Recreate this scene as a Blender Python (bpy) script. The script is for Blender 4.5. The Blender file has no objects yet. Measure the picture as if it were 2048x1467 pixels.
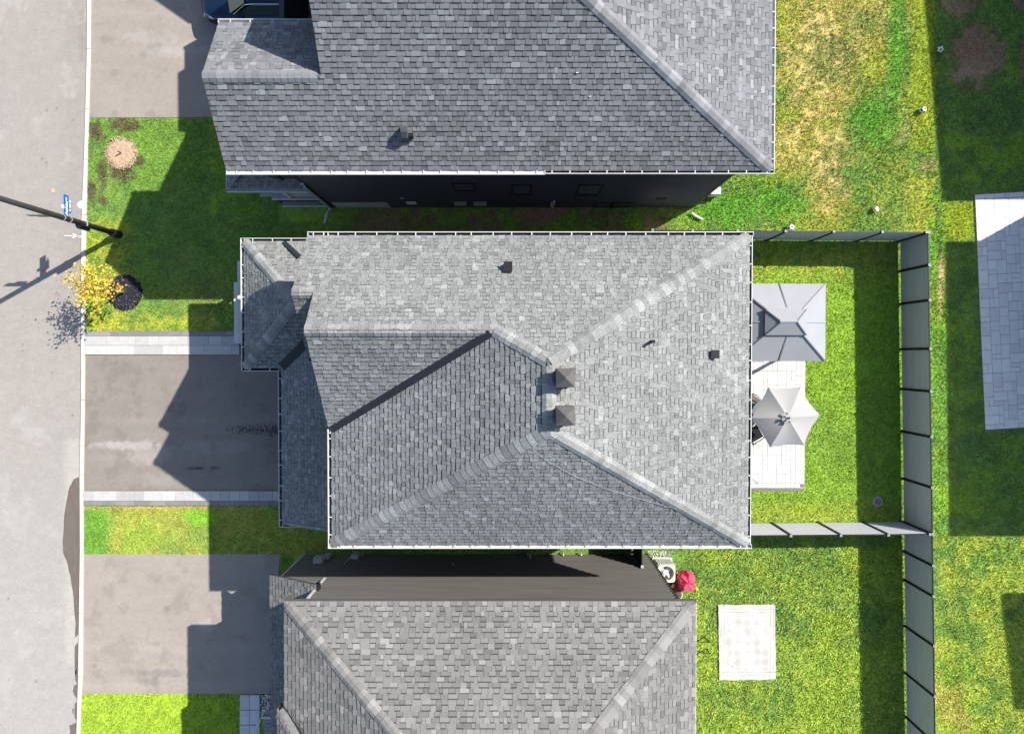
import bpy, math, random
import numpy as np
from mathutils import Vector, Matrix
random.seed(7); rng = np.random.default_rng(7)
sc = bpy.context.scene
# ---------------------------------------------------------------- camera, light
F, H, VC = 1365.0, 27.0, 733.5
TILT = -math.atan(25.5 / F)
cd = bpy.data.cameras.new('camera'); cam = bpy.data.objects.new('camera', cd); sc.collection.objects.link(cam)
cam.location = (0, 0, H); cam.rotation_euler = (TILT, 0, 0)
cd.sensor_width = 36; cd.lens = 36 * F / 2048; cd.clip_start = .5; cd.clip_end = 400
sc.camera = cam
SUN = Vector((.95, .53, 1.0)).normalized()
w = bpy.data.worlds.new('World'); sc.world = w; w.use_nodes = True
nt = w.node_tree; bg = nt.nodes['Background']
sky = nt.nodes.new('ShaderNodeTexSky'); sky.sky_type = 'NISHITA'; sky.sun_disc = False
sky.sun_elevation = math.asin(SUN.z); sky.sun_rotation = math.atan2(SUN.x, SUN.y)
nt.links.new(sky.outputs[0], bg.inputs[0]); bg.inputs[1].default_value = .11
sl = bpy.data.lights.new('sun', 'SUN'); sl.energy = 5.0; sl.angle = math.radians(.5); sl.color = (1, .95, .87)
so = bpy.data.objects.new('sun', sl); sc.collection.objects.link(so)
so.rotation_euler = SUN.to_track_quat('Z', 'Y').to_euler()
sc.view_settings.view_transform = 'Standard'; sc.view_settings.look = 'None'
sc.view_settings.gamma = 1; sc.view_settings.use_curve_mapping = False
sc.view_settings.exposure = .85

# ---------------------------------------------------------------- pixel <-> world (photo coordinates 2048x1467)
ct, st_ = math.cos(TILT), math.sin(TILT)
def ray(u, v):
    x, y, z = (u - 1024) / F, -(v - VC) / F, -1.0
    return Vector((x, y * ct - z * st_, y * st_ + z * ct))
def P(u, v, z=0.0):
    d = ray(u, v); t = (z - H) / d.z
    return Vector((d.x * t, d.y * t, z))
def on_y(u, v, c):
    d = ray(u, v); t = c / d.y
    return Vector((d.x * t, c, H + d.z * t))
def to_px(x, y, z=0.0):
    z = z - H
    yc = y * ct + z * st_; zc = -y * st_ + z * ct
    return 1024 + F * x / -zc, VC - F * yc / -zc

# ---------------------------------------------------------------- object helpers
col = sc.collection; WP = {}
def tag(o, label=None, cat=None, group=None, kind=None):
    if label: o['label'] = label
    if cat: o['category'] = cat
    if group: o['group'] = group
    if kind: o['kind'] = kind
    return o
def thing(name, loc, label, cat, group=None):
    o = bpy.data.objects.new(name, None); o.empty_display_size = .3; o.location = loc; col.objects.link(o)
    WP[o.name] = Vector(loc); return tag(o, label, cat, group)
def link(name, me, origin, parent=None, rot=None):
    o = bpy.data.objects.new(name, me); col.objects.link(o)
    origin = Vector(origin); WP[o.name] = origin
    if parent is not None:
        o.parent = parent; o.location = origin - WP[parent.name]
    else: o.location = origin
    if rot is not None: o.rotation_euler = rot
    return o
class MB:
    def __init__(s): s.v = []; s.f = []; s.m = []; s.t = []
    def poly(s, pts, m=0, tone=1.0):
        n = len(s.v); s.v += [tuple(p) for p in pts]; s.f.append(tuple(range(n, n + len(pts)))); s.m.append(m); s.t.append(tone)
    def mesh(s, vs, fs, m=0, tone=1.0):
        n = len(s.v); s.v += [tuple(p) for p in vs]
        for f in fs: s.f.append(tuple(i + n for i in f)); s.m.append(m); s.t.append(tone)
    def box(s, a, b, m=0, tone=1.0):
        (x0, y0, z0), (x1, y1, z1) = a, b
        x0, x1 = min(x0, x1), max(x0, x1); y0, y1 = min(y0, y1), max(y0, y1); z0, z1 = min(z0, z1), max(z0, z1)
        s.mesh([(x0,y0,z0),(x1,y0,z0),(x1,y1,z0),(x0,y1,z0),(x0,y0,z1),(x1,y0,z1),(x1,y1,z1),(x0,y1,z1)],
               [(0,3,2,1),(4,5,6,7),(0,1,5,4),(1,2,6,5),(2,3,7,6),(3,0,4,7)], m, tone)
    def beam(s, p, q, wd, ht, m=0, tone=1.0, up=(0, 0, 1)):
        p, q = Vector(p), Vector(q); d = (q - p).normalized(); up = Vector(up)
        if abs(d.dot(up)) > .98: up = Vector((0, 1, 0))
        r = d.cross(up).normalized() * wd / 2; u = r.cross(d).normalized() * ht / 2
        s.mesh([p-r-u, p+r-u, p+r+u, p-r+u, q-r-u, q+r-u, q+r+u, q-r+u],
               [(0,1,2,3),(7,6,5,4),(0,4,5,1),(1,5,6,2),(2,6,7,3),(3,7,4,0)], m, tone)
    def tube(s, pts, rads, n=10, m=0, tone=1.0, caps=True):
        pts = [Vector(p) for p in pts]
        if not hasattr(rads, '__len__'): rads = [rads] * len(pts)
        base = len(s.v)
        for i, p in enumerate(pts):
            d = (pts[min(i+1, len(pts)-1)] - pts[max(i-1, 0)]).normalized()
            a = d.orthogonal().normalized() if abs(d.z) < .9 else Vector((1, 0, 0)); a = (a - d * a.dot(d)).normalized(); b = d.cross(a)
            for k in range(n):
                t = 2 * math.pi * k / n; s.v.append(tuple(p + (a * math.cos(t) + b * math.sin(t)) * rads[i]))
        for i in range(len(pts) - 1):
            for k in range(n):
                k2 = (k + 1) % n; o = base + i * n
                s.f.append((o + k, o + k2, o + n + k2, o + n + k)); s.m.append(m); s.t.append(tone)
        if caps:
            s.f.append(tuple(base + k for k in range(n))[::-1]); s.m.append(m); s.t.append(tone)
            o = base + (len(pts) - 1) * n
            s.f.append(tuple(o + k for k in range(n))); s.m.append(m); s.t.append(tone)
    def prism(s, pts, z0, z1, m=0, tone=1.0):      # pts ccw xy; z0/z1 value or fn
        f0 = z0 if callable(z0) else (lambda x, y: z0); f1 = z1 if callable(z1) else (lambda x, y: z1)
        n = len(pts); b = [(p[0], p[1], f0(p[0], p[1])) for p in pts]; t = [(p[0], p[1], f1(p[0], p[1])) for p in pts]
        s.mesh(b + t, [tuple(range(n))[::-1], tuple(range(n, 2*n))] + [(i, (i+1) % n, n + (i+1) % n, n + i) for i in range(n)], m, tone)
    def build(s, name, mats, parent=None, origin=None, smooth=False, world=True):
        if not s.v: return None
        v = np.array(s.v, dtype=float)
        if origin is None:
            mn, mx = v.min(0), v.max(0); origin = Vector(((mn[0]+mx[0])/2, (mn[1]+mx[1])/2, mn[2]))
        v -= np.array(origin)
        me = bpy.data.meshes.new(name); me.from_pydata([tuple(a) for a in v], [], s.f)
        if not isinstance(mats, (list, tuple)): mats = [mats]
        for mm in mats: me.materials.append(mm)
        me.polygons.foreach_set('material_index', s.m)
        at = me.attributes.new('tone', 'FLOAT', 'FACE'); at.data.foreach_set('value', s.t)
        if smooth: me.polygons.foreach_set('use_smooth', [True] * len(s.f))
        me.update()
        return link(name, me, origin, parent)

# ---------------------------------------------------------------- materials
def mat(name, rgb=(.5,.5,.5), rough=.8, metal=0, spec=.3, noise=None, tone=False, bump=None, colattr=None, speck=None, trans=0):
    m = bpy.data.materials.new(name); m.use_nodes = True; nt = m.node_tree; N, L = nt.nodes, nt.links
    b = N['Principled BSDF']; b.inputs['Roughness'].default_value = rough; b.inputs['Metallic'].default_value = metal
    b.inputs['Specular IOR Level'].default_value = spec; b.inputs['Base Color'].default_value = (*rgb, 1)
    geo = N.new('ShaderNodeNewGeometry')
    cur = None
    def mul(fac_socket):
        nonlocal cur
        mx = N.new('ShaderNodeVectorMath'); mx.operation = 'MULTIPLY'
        if cur is None: mx.inputs[0].default_value = rgb
        else: L.new(cur, mx.inputs[0])
        L.new(fac_socket, mx.inputs[1]); cur = mx.outputs[0]
    if colattr:
        a = N.new('ShaderNodeAttribute'); a.attribute_name = colattr; cur = a.outputs['Color']
    if tone:
        a = N.new('ShaderNodeAttribute'); a.attribute_name = 'tone'; mul(a.outputs['Fac'])
    for (scale, amp, detail, stretch) in (noise or []):
        tx = N.new('ShaderNodeTexNoise'); tx.inputs['Scale'].default_value = scale; tx.inputs['Detail'].default_value = detail
        mp = N.new('ShaderNodeMapping'); mp.inputs['Scale'].default_value = stretch
        L.new(geo.outputs['Position'], mp.inputs[0]); L.new(mp.outputs[0], tx.inputs['Vector'])
        mr = N.new('ShaderNodeMapRange'); mr.inputs[1].default_value = .3; mr.inputs[2].default_value = .7
        mr.inputs[3].default_value = 1 - amp; mr.inputs[4].default_value = 1 + amp
        L.new(tx.outputs['Fac'], mr.inputs[0]); mul(mr.outputs[0])
    if speck:      # sparse pale/dark granules
        scale, lo, hi, amt = speck
        tx = N.new('ShaderNodeTexVoronoi'); tx.inputs['Scale'].default_value = scale
        L.new(geo.outputs['Position'], tx.inputs['Vector'])
        sp = N.new('ShaderNodeSeparateColor'); L.new(tx.outputs['Color'], sp.inputs[0])
        mr = N.new('ShaderNodeMapRange'); mr.inputs[3].default_value = lo; mr.inputs[4].default_value = hi
        L.new(sp.outputs[0], mr.inputs[0]); mul(mr.outputs[0])
    if cur is not None: L.new(cur, b.inputs['Base Color'])
    if bump:
        scale, strength, dist = bump
        tx = N.new('ShaderNodeTexNoise'); tx.inputs['Scale'].default_value = scale; tx.inputs['Detail'].default_value = 4
        L.new(geo.outputs['Position'], tx.inputs['Vector'])
        bp = N.new('ShaderNodeBump'); bp.inputs['Strength'].default_value = strength; bp.inputs['Distance'].default_value = dist
        L.new(tx.outputs['Fac'], bp.inputs['Height']); L.new(bp.outputs[0], b.inputs['Normal'])
    if trans:
        b.inputs['Transmission Weight'].default_value = trans
    return m
S1 = (1, 1, 1)
M = {}
M['shingle_c'] = mat('shingle_light_grey', (.20,.205,.203), .95, spec=.1, tone=True, noise=[(.35,.10,3,S1),(28,.14,2,S1)], speck=(75,.66,1.34,1), bump=(90,.5,.004))
M['shingle_t'] = mat('shingle_blue_grey', (.172,.177,.187), .95, spec=.1, tone=True, noise=[(.3,.08,3,S1),(24,.07,2,S1)], speck=(80,.88,1.12,1), bump=(90,.4,.004))
M['shingle_b'] = mat('shingle_warm_grey', (.182,.177,.172), .95, spec=.1, tone=True, noise=[(.3,.08,3,S1),(24,.06,2,S1)], speck=(80,.9,1.1,1), bump=(90,.4,.004))
M['deck'] = mat('roof_underlay', (.05,.05,.055), .9)
M['fascia'] = mat('soffit_metal', (.045,.047,.055), .5)
M['white'] = mat('white_aluminium', (.54,.54,.525), .45, noise=[(3,.05,3,S1)])
M['dirt'] = mat('gutter_debris', (.03,.03,.035), .9, noise=[(12,.5,4,S1)])
M['valley'] = mat('dark_valley_metal', (.018,.02,.026), .55, noise=[(2,.2,3,S1)])
M['siding_t'] = mat('charcoal_siding', (.042,.044,.055), .55, noise=[(.5,.15,3,(1,1,8))])
M['siding_c'] = mat('black_siding', (.04,.042,.05), .6)
M['siding_b'] = mat('brown_grey_siding', (.122,.116,.11), .6, noise=[(.4,.12,3,(1,1,10))])
M['trim'] = mat('black_trim', (.012,.012,.014), .5)
M['glass'] = mat('window_glass', (.12,.135,.12), .05, spec=.6)
M['concrete'] = mat('concrete', (.50,.49,.46), .9, noise=[(2,.10,4,S1),(40,.10,2,S1)])
M['parging'] = mat('foundation_parging', (.30,.30,.30), .9, noise=[(3,.15,4,S1)])
M['ground_attr'] = mat('ground_paint', colattr='col', rough=.95, spec=.05, noise=[(9,.22,4,S1),(60,.25,3,S1)], bump=(40,.6,.02))
M['asphalt'] = mat('asphalt', colattr='col', rough=.9, spec=.15, noise=[(1.2,.03,4,(1,3,1)),(55,.09,3,S1)], speck=(45,.9,1.1,1), bump=(120,.3,.003))
M['paver'] = mat('paver_stone', (.40,.395,.385), .85, tone=True, noise=[(6,.06,4,S1),(60,.05,2,S1)], bump=(60,.3,.003))
M['paver_p'] = mat('paver_pale', (.68,.665,.65), .85, tone=True, noise=[(5,.05,4,S1),(60,.04,2,S1)], bump=(60,.3,.003))
M['paver_n'] = mat('paver_blue_grey', (.52,.515,.53), .85, tone=True, noise=[(5,.07,4,S1),(60,.06,2,S1)], bump=(60,.3,.003))
M['paver_d'] = mat('paver_dark_border', (.215,.205,.205), .9, tone=True, noise=[(5,.08,4,S1),(60,.08,2,S1)])
M['joint'] = mat('joint_sand', (.17,.155,.145), .95, noise=[(30,.2,3,S1)])
M['fence'] = mat('grey_composite', (.45,.455,.485), .55, noise=[(.8,.05,3,(1,1,4)),(25,.03,2,(.1,.1,1))])
M['galv'] = mat('grey_metal', (.42,.44,.47), .4, metal=.3, noise=[(8,.1,3,S1)])
M['steel'] = mat('weathered_steel', (.10,.11,.125), .4, metal=.2, noise=[(9,.3,3,S1)])
M['capgrey'] = mat('post_cap_grey', (.22,.23,.25), .5)
M['gaz'] = mat('gazebo_steel', (.265,.275,.295), .5, noise=[(1.5,.04,3,S1)])
M['gazrib'] = mat('gazebo_rib', (.14,.15,.17), .45)
M['fabric'] = mat('umbrella_fabric', (.32,.317,.315), .95, spec=.05, noise=[(60,.05,3,S1)])
M['black'] = mat('black_plastic', (.012,.012,.014), .45)
M['vent'] = mat('vent_brown_metal', (.085,.08,.08), .5, noise=[(10,.1,3,S1)])
M['pole'] = mat('brown_pole_paint', (.042,.038,.042), .5, noise=[(6,.15,3,S1)])
M['blue'] = mat('sign_blue', (.004,.11,.46), .4)
M['signw'] = mat('sign_white', (.8,.85,.85), .4)
M['paintw'] = mat('white_road_paint', (.72,.71,.70), .8, noise=[(30,.12,3,S1)])
M['painty'] = mat('yellow_road_paint', (.62,.45,.22), .8, noise=[(30,.3,3,S1)])
M['stain'] = mat('wet_asphalt', (.125,.105,.088), .6, spec=.3, noise=[(2,.10,4,(3,1,1)),(50,.08,2,S1)])
M['navy'] = mat('car_paint_navy', (.008,.022,.055), .22, metal=.35, spec=.6)
M['chrome'] = mat('chrome', (.6,.6,.62), .15, metal=1)
M['cglass'] = mat('car_glass', (.02,.05,.05), .04, spec=.8)
M['lamp'] = mat('headlight_lens', (.5,.52,.55), .1)
M['tyre'] = mat('tyre_rubber', (.02,.02,.02), .9)
M['beige'] = mat('beige_enamel', (.56,.54,.50), .5)
M['rust'] = mat('brown_clay', (.13,.045,.02), .8, noise=[(14,.4,4,S1)])
M['pink'] = mat('pink_fabric', (.62,.05,.11), .7, noise=[(14,.3,4,S1)])
M['taupe'] = mat('taupe_fabric', (.13,.115,.115), .9, noise=[(14,.2,4,S1)])
M['leaf'] = mat('yellow_leaf', (.56,.38,.04), .7, tone=True)
M['bark'] = mat('bark', (.10,.085,.07), .9, noise=[(20,.3,4,S1)])
M['mulch'] = mat('black_mulch', (.016,.016,.022), .9, tone=True, noise=[(30,.5,4,S1)], bump=(30,.8,.03))
M['straw'] = mat('straw_mulch', (.42,.30,.20), .95, tone=True, noise=[(14,.25,4,S1),(50,.3,3,S1)], bump=(40,.8,.02))
M['pebble'] = mat('pebbles', (.42,.41,.38), .7, tone=True)
M['soil'] = mat('dark_soil', (.03,.024,.018), .95, noise=[(20,.3,4,S1)])
M['ballw'] = mat('ball_white', (.75,.75,.76), .4)
M['ballb'] = mat('ball_black', (.012,.012,.015), .4)
M['ballp'] = mat('ball_pink', (.55,.2,.2), .4)
M['lid'] = mat('valve_lid', (.20,.16,.16), .8, noise=[(12,.3,4,S1)])
M['plainroof'] = mat('plain_asphalt_roof', (.2,.2,.2), .95, noise=[(6,.2,3,S1)])
M['grass'] = mat('grass_blades', colattr='col', rough=.6, spec=.12)
M['wood'] = mat('grey_deck_board', (.26,.27,.30), .8, noise=[(10,.1,3,S1)])

# rug with a faded printed lattice of diamonds
def rug_mat():
    m = bpy.data.materials.new('printed_rug'); m.use_nodes = True; N, L = m.node_tree.nodes, m.node_tree.links
    b = N['Principled BSDF']; b.inputs['Roughness'].default_value = .95; b.inputs['Specular IOR Level'].default_value = .05
    tc = N.new('ShaderNodeTexCoord'); sp = N.new('ShaderNodeSeparateXYZ'); L.new(tc.outputs['Object'], sp.inputs[0])
    def mth(op, a, c=None, d=None):
        n = N.new('ShaderNodeMath'); n.operation = op
        for i, q in enumerate((a, c, d)):
            if q is None: continue
            if isinstance(q, (int, float)): n.inputs[i].default_value = q
            else: L.new(q, n.inputs[i])
        return n.outputs[0]
    def frac(sock, per, off): return mth('ABSOLUTE', mth('SUBTRACT', mth('FRACT', mth('ADD', mth('DIVIDE', sock, per), off)), .5))
    dsum = mth('ADD', frac(sp.outputs[0], .37, .5), frac(sp.outputs[1], .40, .5))
    rings = None
    for r, wd in ((.26, .022), (.14, .018), (.44, .015)):
        k = mth('LESS_THAN', mth('ABSOLUTE', mth('SUBTRACT', dsum, r)), wd)
        rings = k if rings is None else mth('MAXIMUM', rings, k)
    inx = mth('LESS_THAN', mth('ABSOLUTE', sp.outputs[0]), .86); iny = mth('LESS_THAN', mth('ABSOLUTE', sp.outputs[1]), 1.12)
    rings = mth('MULTIPLY', mth('MULTIPLY', rings, inx), iny)
    for sck, off, wd in ((sp.outputs[0], .92, .008), (sp.outputs[0], 1.04, .006), (sp.outputs[1], 1.2, .008), (sp.outputs[1], 1.32, .006)):
        k = mth('LESS_THAN', mth('ABSOLUTE', mth('SUBTRACT', mth('ABSOLUTE', sck), off)), wd)
        rings = mth('MAXIMUM', rings, k)
    tx = N.new('ShaderNodeTexNoise'); tx.inputs['Scale'].default_value = 3.2; tx.inputs['Detail'].default_value = 6; L.new(tc.outputs['Object'], tx.inputs['Vector'])
    mr = N.new('ShaderNodeMapRange'); mr.inputs[1].default_value = .36; mr.inputs[2].default_value = .56; L.new(tx.outputs['Fac'], mr.inputs[0])
    fac = mth('MULTIPLY', mth('MULTIPLY', rings, mr.outputs[0]), 1.0)
    tx2 = N.new('ShaderNodeTexNoise'); tx2.inputs['Scale'].default_value = 25; tx2.inputs['Detail'].default_value = 3; L.new(tc.outputs['Object'], tx2.inputs['Vector'])
    mr2 = N.new('ShaderNodeMapRange'); mr2.inputs[1].default_value = .52; mr2.inputs[2].default_value = .7; mr2.inputs[4].default_value = .25; L.new(tx2.outputs['Fac'], mr2.inputs[0])
    fac = mth('MAXIMUM', fac, mr2.outputs[0])
    mx = N.new('ShaderNodeMix'); mx.data_type = 'RGBA'; mx.inputs[6].default_value = (.46,.448,.428,1); mx.inputs[7].default_value = (.22,.20,.19,1)
    L.new(fac, mx.inputs[0]); L.new(mx.outputs[2], b.inputs['Base Color'])
    return m
M['rug'] = rug_mat()

# ---------------------------------------------------------------- numpy noise & ground colour
_tab = rng.random((256, 256))
def vnoise(x, y, s, ox=0):
    x = x * s + 37.2 + ox; y = y * s + 91.7 + ox * 1.7
    xi, yi = np.floor(x).astype(int), np.floor(y).astype(int); fx, fy = x - xi, y - yi
    fx = fx * fx * (3 - 2 * fx); fy = fy * fy * (3 - 2 * fy)
    a = _tab[xi & 255, yi & 255]; b = _tab[(xi+1) & 255, yi & 255]; c = _tab[xi & 255, (yi+1) & 255]; d = _tab[(xi+1) & 255, (yi+1) & 255]
    return (a * (1-fx) + b * fx) * (1-fy) + (c * (1-fx) + d * fx) * fy
def fbm(x, y, s, oct=4, ox=0):
    t = 0; amp = .5; tot = 0
    for k in range(oct): t = t + amp * vnoise(x, y, s * 2**k, ox + 13 * k); tot += amp; amp *= .55
    return t / tot
def px_np(x, y):
    z = -H; yc = y * ct + z * st_; zc = -y * st_ + z * ct
    return 1024 + F * x / -zc, VC - F * yc / -zc
def sstep(a, b, x): t = np.clip((x - a) / (b - a), 0, 1); return t * t * (3 - 2 * t)
def blob(u, v, cu, cv, ru, rv, n, soft=.45):
    r = np.sqrt(((u - cu) / ru) ** 2 + ((v - cv) / rv) ** 2) + (n - .5) * 1.1
    return 1 - sstep(1 - soft, 1 + soft * .4, r)
def rect(u, v, u0, u1, v0, v1, s=6):
    return sstep(u0 - s, u0 + s, u) * (1 - sstep(u1 - s, u1 + s, u)) * sstep(v0 - s, v0 + s, v) * (1 - sstep(v1 - s, v1 + s, v))
def mixc(c, k, to): return c * (1 - k[:, None]) + np.array(to)[None, :] * k[:, None]
GREEN, DEEP, YEL, TAN, SOIL, BRIGHT = (.155,.255,.052), (.07,.165,.05), (.33,.34,.055), (.45,.33,.15), (.10,.062,.045), (.24,.37,.036)
def lawn(x, y):
    u, v = px_np(x, y)
    n1 = fbm(x, y, .55, 4); n2 = fbm(x, y, 1.6, 3, 50); n3 = fbm(x, y, 5, 3, 90); n4 = fbm(x, y, .25, 3, 140)
    c = np.tile(np.array(GREEN)[None, :], (len(x), 1))
    c = mixc(c, sstep(.4, .7, n1) * .6, BRIGHT)
    c = mixc(c, sstep(.55, .75, n2) * .35, DEEP)
    # back garden of the top house: dry and yellow in the middle
    yard = rect(u, v, 1530, 1872, -80, 470, 10)
    c = mixc(c, yard * sstep(.3, .6, n1) * .75, YEL)
    dry = np.maximum.reduce([blob(u, v, 1640, 120, 95, 190, n2), blob(u, v, 1655, 330, 55, 120, n2), blob(u, v, 1590, 290, 45, 60, n2), blob(u, v, 1860, 330, 28, 14, n3), blob(u, v, 1800, 255, 40, 30, n2) * .6, blob(u, v, 1700, 40, 150, 60, n2) * .7])
    c = mixc(c, dry * np.clip(.3 + .45 * sstep(.3, .75, n3) * (.4 + n2), 0, .72) * yard, TAN)
    gr = np.maximum.reduce([blob(u, v, 1740, 240, 55, 45, n2), blob(u, v, 1795, 60, 18, 130, n2), blob(u, v, 1460, 420, 90, 45, n2), blob(u, v, 1790, 130, 15, 80, n2), blob(u, v, 1555, 400, 60, 50, n2)])
    c = mixc(c, gr * .7, (.10,.28,.03))
    c = mixc(c, rect(u, v, 1822, 1868, -50, 300, 6) * .6, (.32,.38,.03))
    # central back garden
    g2 = rect(u, v, 1500, 1800, 485, 1045, 8)
    c = mixc(c, g2 * (.35 + .3 * n1), (.225,.365,.034))
    c = mixc(c, g2 * (1 - sstep(525, 600, v)) * .6 * sstep(.35, .6, n3), YEL)
    c = mixc(c, g2 * sstep(985, 1030, v) * .5 * sstep(.3, .6, n2), YEL)
    # strip outside the fence
    s3 = rect(u, v, 1855, 1892, 380, 1080, 5); c = mixc(c, s3 * .6 * sstep(.35, .6, n2), (.17,.38,.04))
    c = mixc(c, s3 * blob(u, v, 1882, 560, 8, 60, n3) * .8, TAN)
    # lower garden
    g4 = rect(u, v, 1385, 1810, 1090, 1600, 8)
    c = mixc(c, g4 * sstep(.3, .62, n1) * .55, (.28,.36,.05))
    c = mixc(c, g4 * sstep(.55, .72, n3) * .35, YEL)
    g5 = rect(u, v, 1862, 2300, 1070, 1600, 8)
    c = mixc(c, g5 * sstep(.25, .6, n2) * .75, (.34,.39,.06))
    c = mixc(c, g5 * sstep(.62, .72, n1) * .5, (.38,.27,.09))
    # shaded garden right
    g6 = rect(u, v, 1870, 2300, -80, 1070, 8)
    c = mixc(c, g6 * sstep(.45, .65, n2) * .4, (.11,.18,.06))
    bare = np.maximum.reduce([blob(u, v, 1948, 110, 62, 78, n2), blob(u, v, 2055, 110, 22, 60, n2), blob(u, v, 1920, 10, 50, 26, n2) * .8, blob(u, v, 2045, 0, 28, 30, n2)])
    c = mixc(c, bare, (.25,.155,.095)); c = mixc(c, bare * blob(u, v, 1950, 150, 60, 30, n3) * .6, (.30,.24,.13))
    c = mixc(c, rect(u, v, 1888, 1950, 405, 480, 5) * .7, (.30,.35,.02))
    # passage between the houses
    g7 = rect(u, v, 700, 1330, 405, 480, 12)
    c = mixc(c, g7 * sstep(.42, .6, n2) * .75, (.19,.115,.07)); c = mixc(c, g7 * rect(u, v, 1010, 1170, 400, 450, 14) * .85 * sstep(.3, .5, n2), (.26,.15,.10))
    # front lawns
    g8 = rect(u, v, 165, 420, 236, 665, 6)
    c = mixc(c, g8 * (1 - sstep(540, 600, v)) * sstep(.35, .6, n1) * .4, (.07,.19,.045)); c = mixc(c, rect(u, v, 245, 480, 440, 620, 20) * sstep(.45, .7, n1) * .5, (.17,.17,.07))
    sp = np.maximum.reduce([blob(u, v, 205, 350, 12, 40, n3), blob(u, v, 190, 260, 25, 22, n3), blob(u, v, 250, 250, 35, 15, n3), blob(u, v, 240, 345, 28, 20, n3), blob(u, v, 205, 400, 10, 14, n3), blob(u, v, 283, 322, 10, 16, n3), blob(u, v, 183, 385, 12, 20, n3)])
    c = mixc(c, sp * .8, (.10,.065,.05))
    c = mixc(c, rect(u, v, 170, 260, 440, 665, 16) * sstep(.3, .6, n3) * .6, (.36,.35,.04))
    c = mixc(c, rect(u, v, 165, 440, 628, 680, 16) * .6 * sstep(.25, .6, n3), (.36,.36,.04))
    g9 = rect(u, v, 165, 660, 1008, 1110, 4)
    c = mixc(c, g9 * (.35 + .65 * sstep(.3, .55, n2)) * .8 * sstep(200, 235, u), (.29,.30,.06))
    c = mixc(c, g9 * blob(u, v, 400, 1030, 50, 18, n2) * .8, (.16,.38,.03)); c = mixc(c, g9 * (1 - sstep(195, 235, u)) * .7, (.11,.27,.03))
    c = mixc(c, rect(u, v, 165, 470, 1011, 1019, 4) * .5, (.38,.25,.09))
    g10 = rect(u, v, 150, 490, 1383, 1600, 5); c = mixc(c, g10 * .6, (.30,.42,.03))
    return c * (.84 + .56 * n3)[:, None] * (.9 + .2 * fbm(x, y, 14, 2, 5))[:, None]

def grid_mesh(name, x0, x1, y0, y1, step, z, colfn, material, parent=None, warp=None, bump=0):
    nx = max(2, int((x1 - x0) / step)); ny = max(2, int((y1 - y0) / step))
    X, Y = np.meshgrid(np.linspace(0, 1, nx), np.linspace(0, 1, ny)); X = X.ravel(); Y = Y.ravel()
    if warp is not None: xx, yy = warp(X, Y)
    else: xx, yy = x0 + X * (x1 - x0), y0 + Y * (y1 - y0)
    zz = np.full(len(xx), z) if bump == 0 else z + bump * (fbm(xx, yy, 1.2, 3) - .5)
    ox, oy = float(xx.mean()), float(yy.mean())
    co = np.stack([xx - ox, yy - oy, zz - z], 1).astype(np.float32)
    idx = np.arange(nx * ny).reshape(ny, nx)
    q = np.stack([idx[:-1, :-1], idx[:-1, 1:], idx[1:, 1:], idx[1:, :-1]], -1).reshape(-1, 4)
    me = bpy.data.meshes.new(name); me.vertices.add(len(co)); me.vertices.foreach_set('co', co.ravel())
    me.loops.add(q.size); me.loops.foreach_set('vertex_index', q.ravel().astype(np.int32))
    me.polygons.add(len(q)); me.polygons.foreach_set('loop_start', np.arange(0, q.size, 4, dtype=np.int32))
    me.update(calc_edges=True); me.validate()
    c = colfn(xx, yy); a = me.attributes.new('col', 'FLOAT_COLOR', 'POINT')
    a.data.foreach_set('color', np.concatenate([c, np.ones((len(c), 1))], 1).astype(np.float32).ravel())
    me.materials.append(material)
    return link(name, me, (ox, oy, z), parent)
def quadwarp(a, b, c, d):      # SW, SE, NE, NW world points
    a, b, c, d = [np.array(p[:2]) for p in (a, b, c, d)]
    def fn(X, Y):
        p = (a[None]*(1-X)[:, None] + b[None]*X[:, None]) * (1-Y)[:, None] + (d[None]*(1-X)[:, None] + c[None]*X[:, None]) * Y[:, None]
        return p[:, 0], p[:, 1]
    return fn

# ================================================================ SETTING
g = MB(); g.poly([(-150,-150,-.03),(150,-150,-.03),(150,150,-.03),(-150,150,-.03)])
tag(g.build('ground', mat('far_turf', (.09,.15,.02), .95, noise=[(.2,.3,4,S1),(6,.2,3,S1)])), 'green turf stretching out around the houses', 'ground', kind='structure')
tag(grid_mesh('lawn', -18, 24, -17.5, 17.5, .11, 0.0, lawn, M['ground_attr'], bump=.02), 'soil and thatch under the patchy green lawns', 'lawn', kind='structure')

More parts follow.
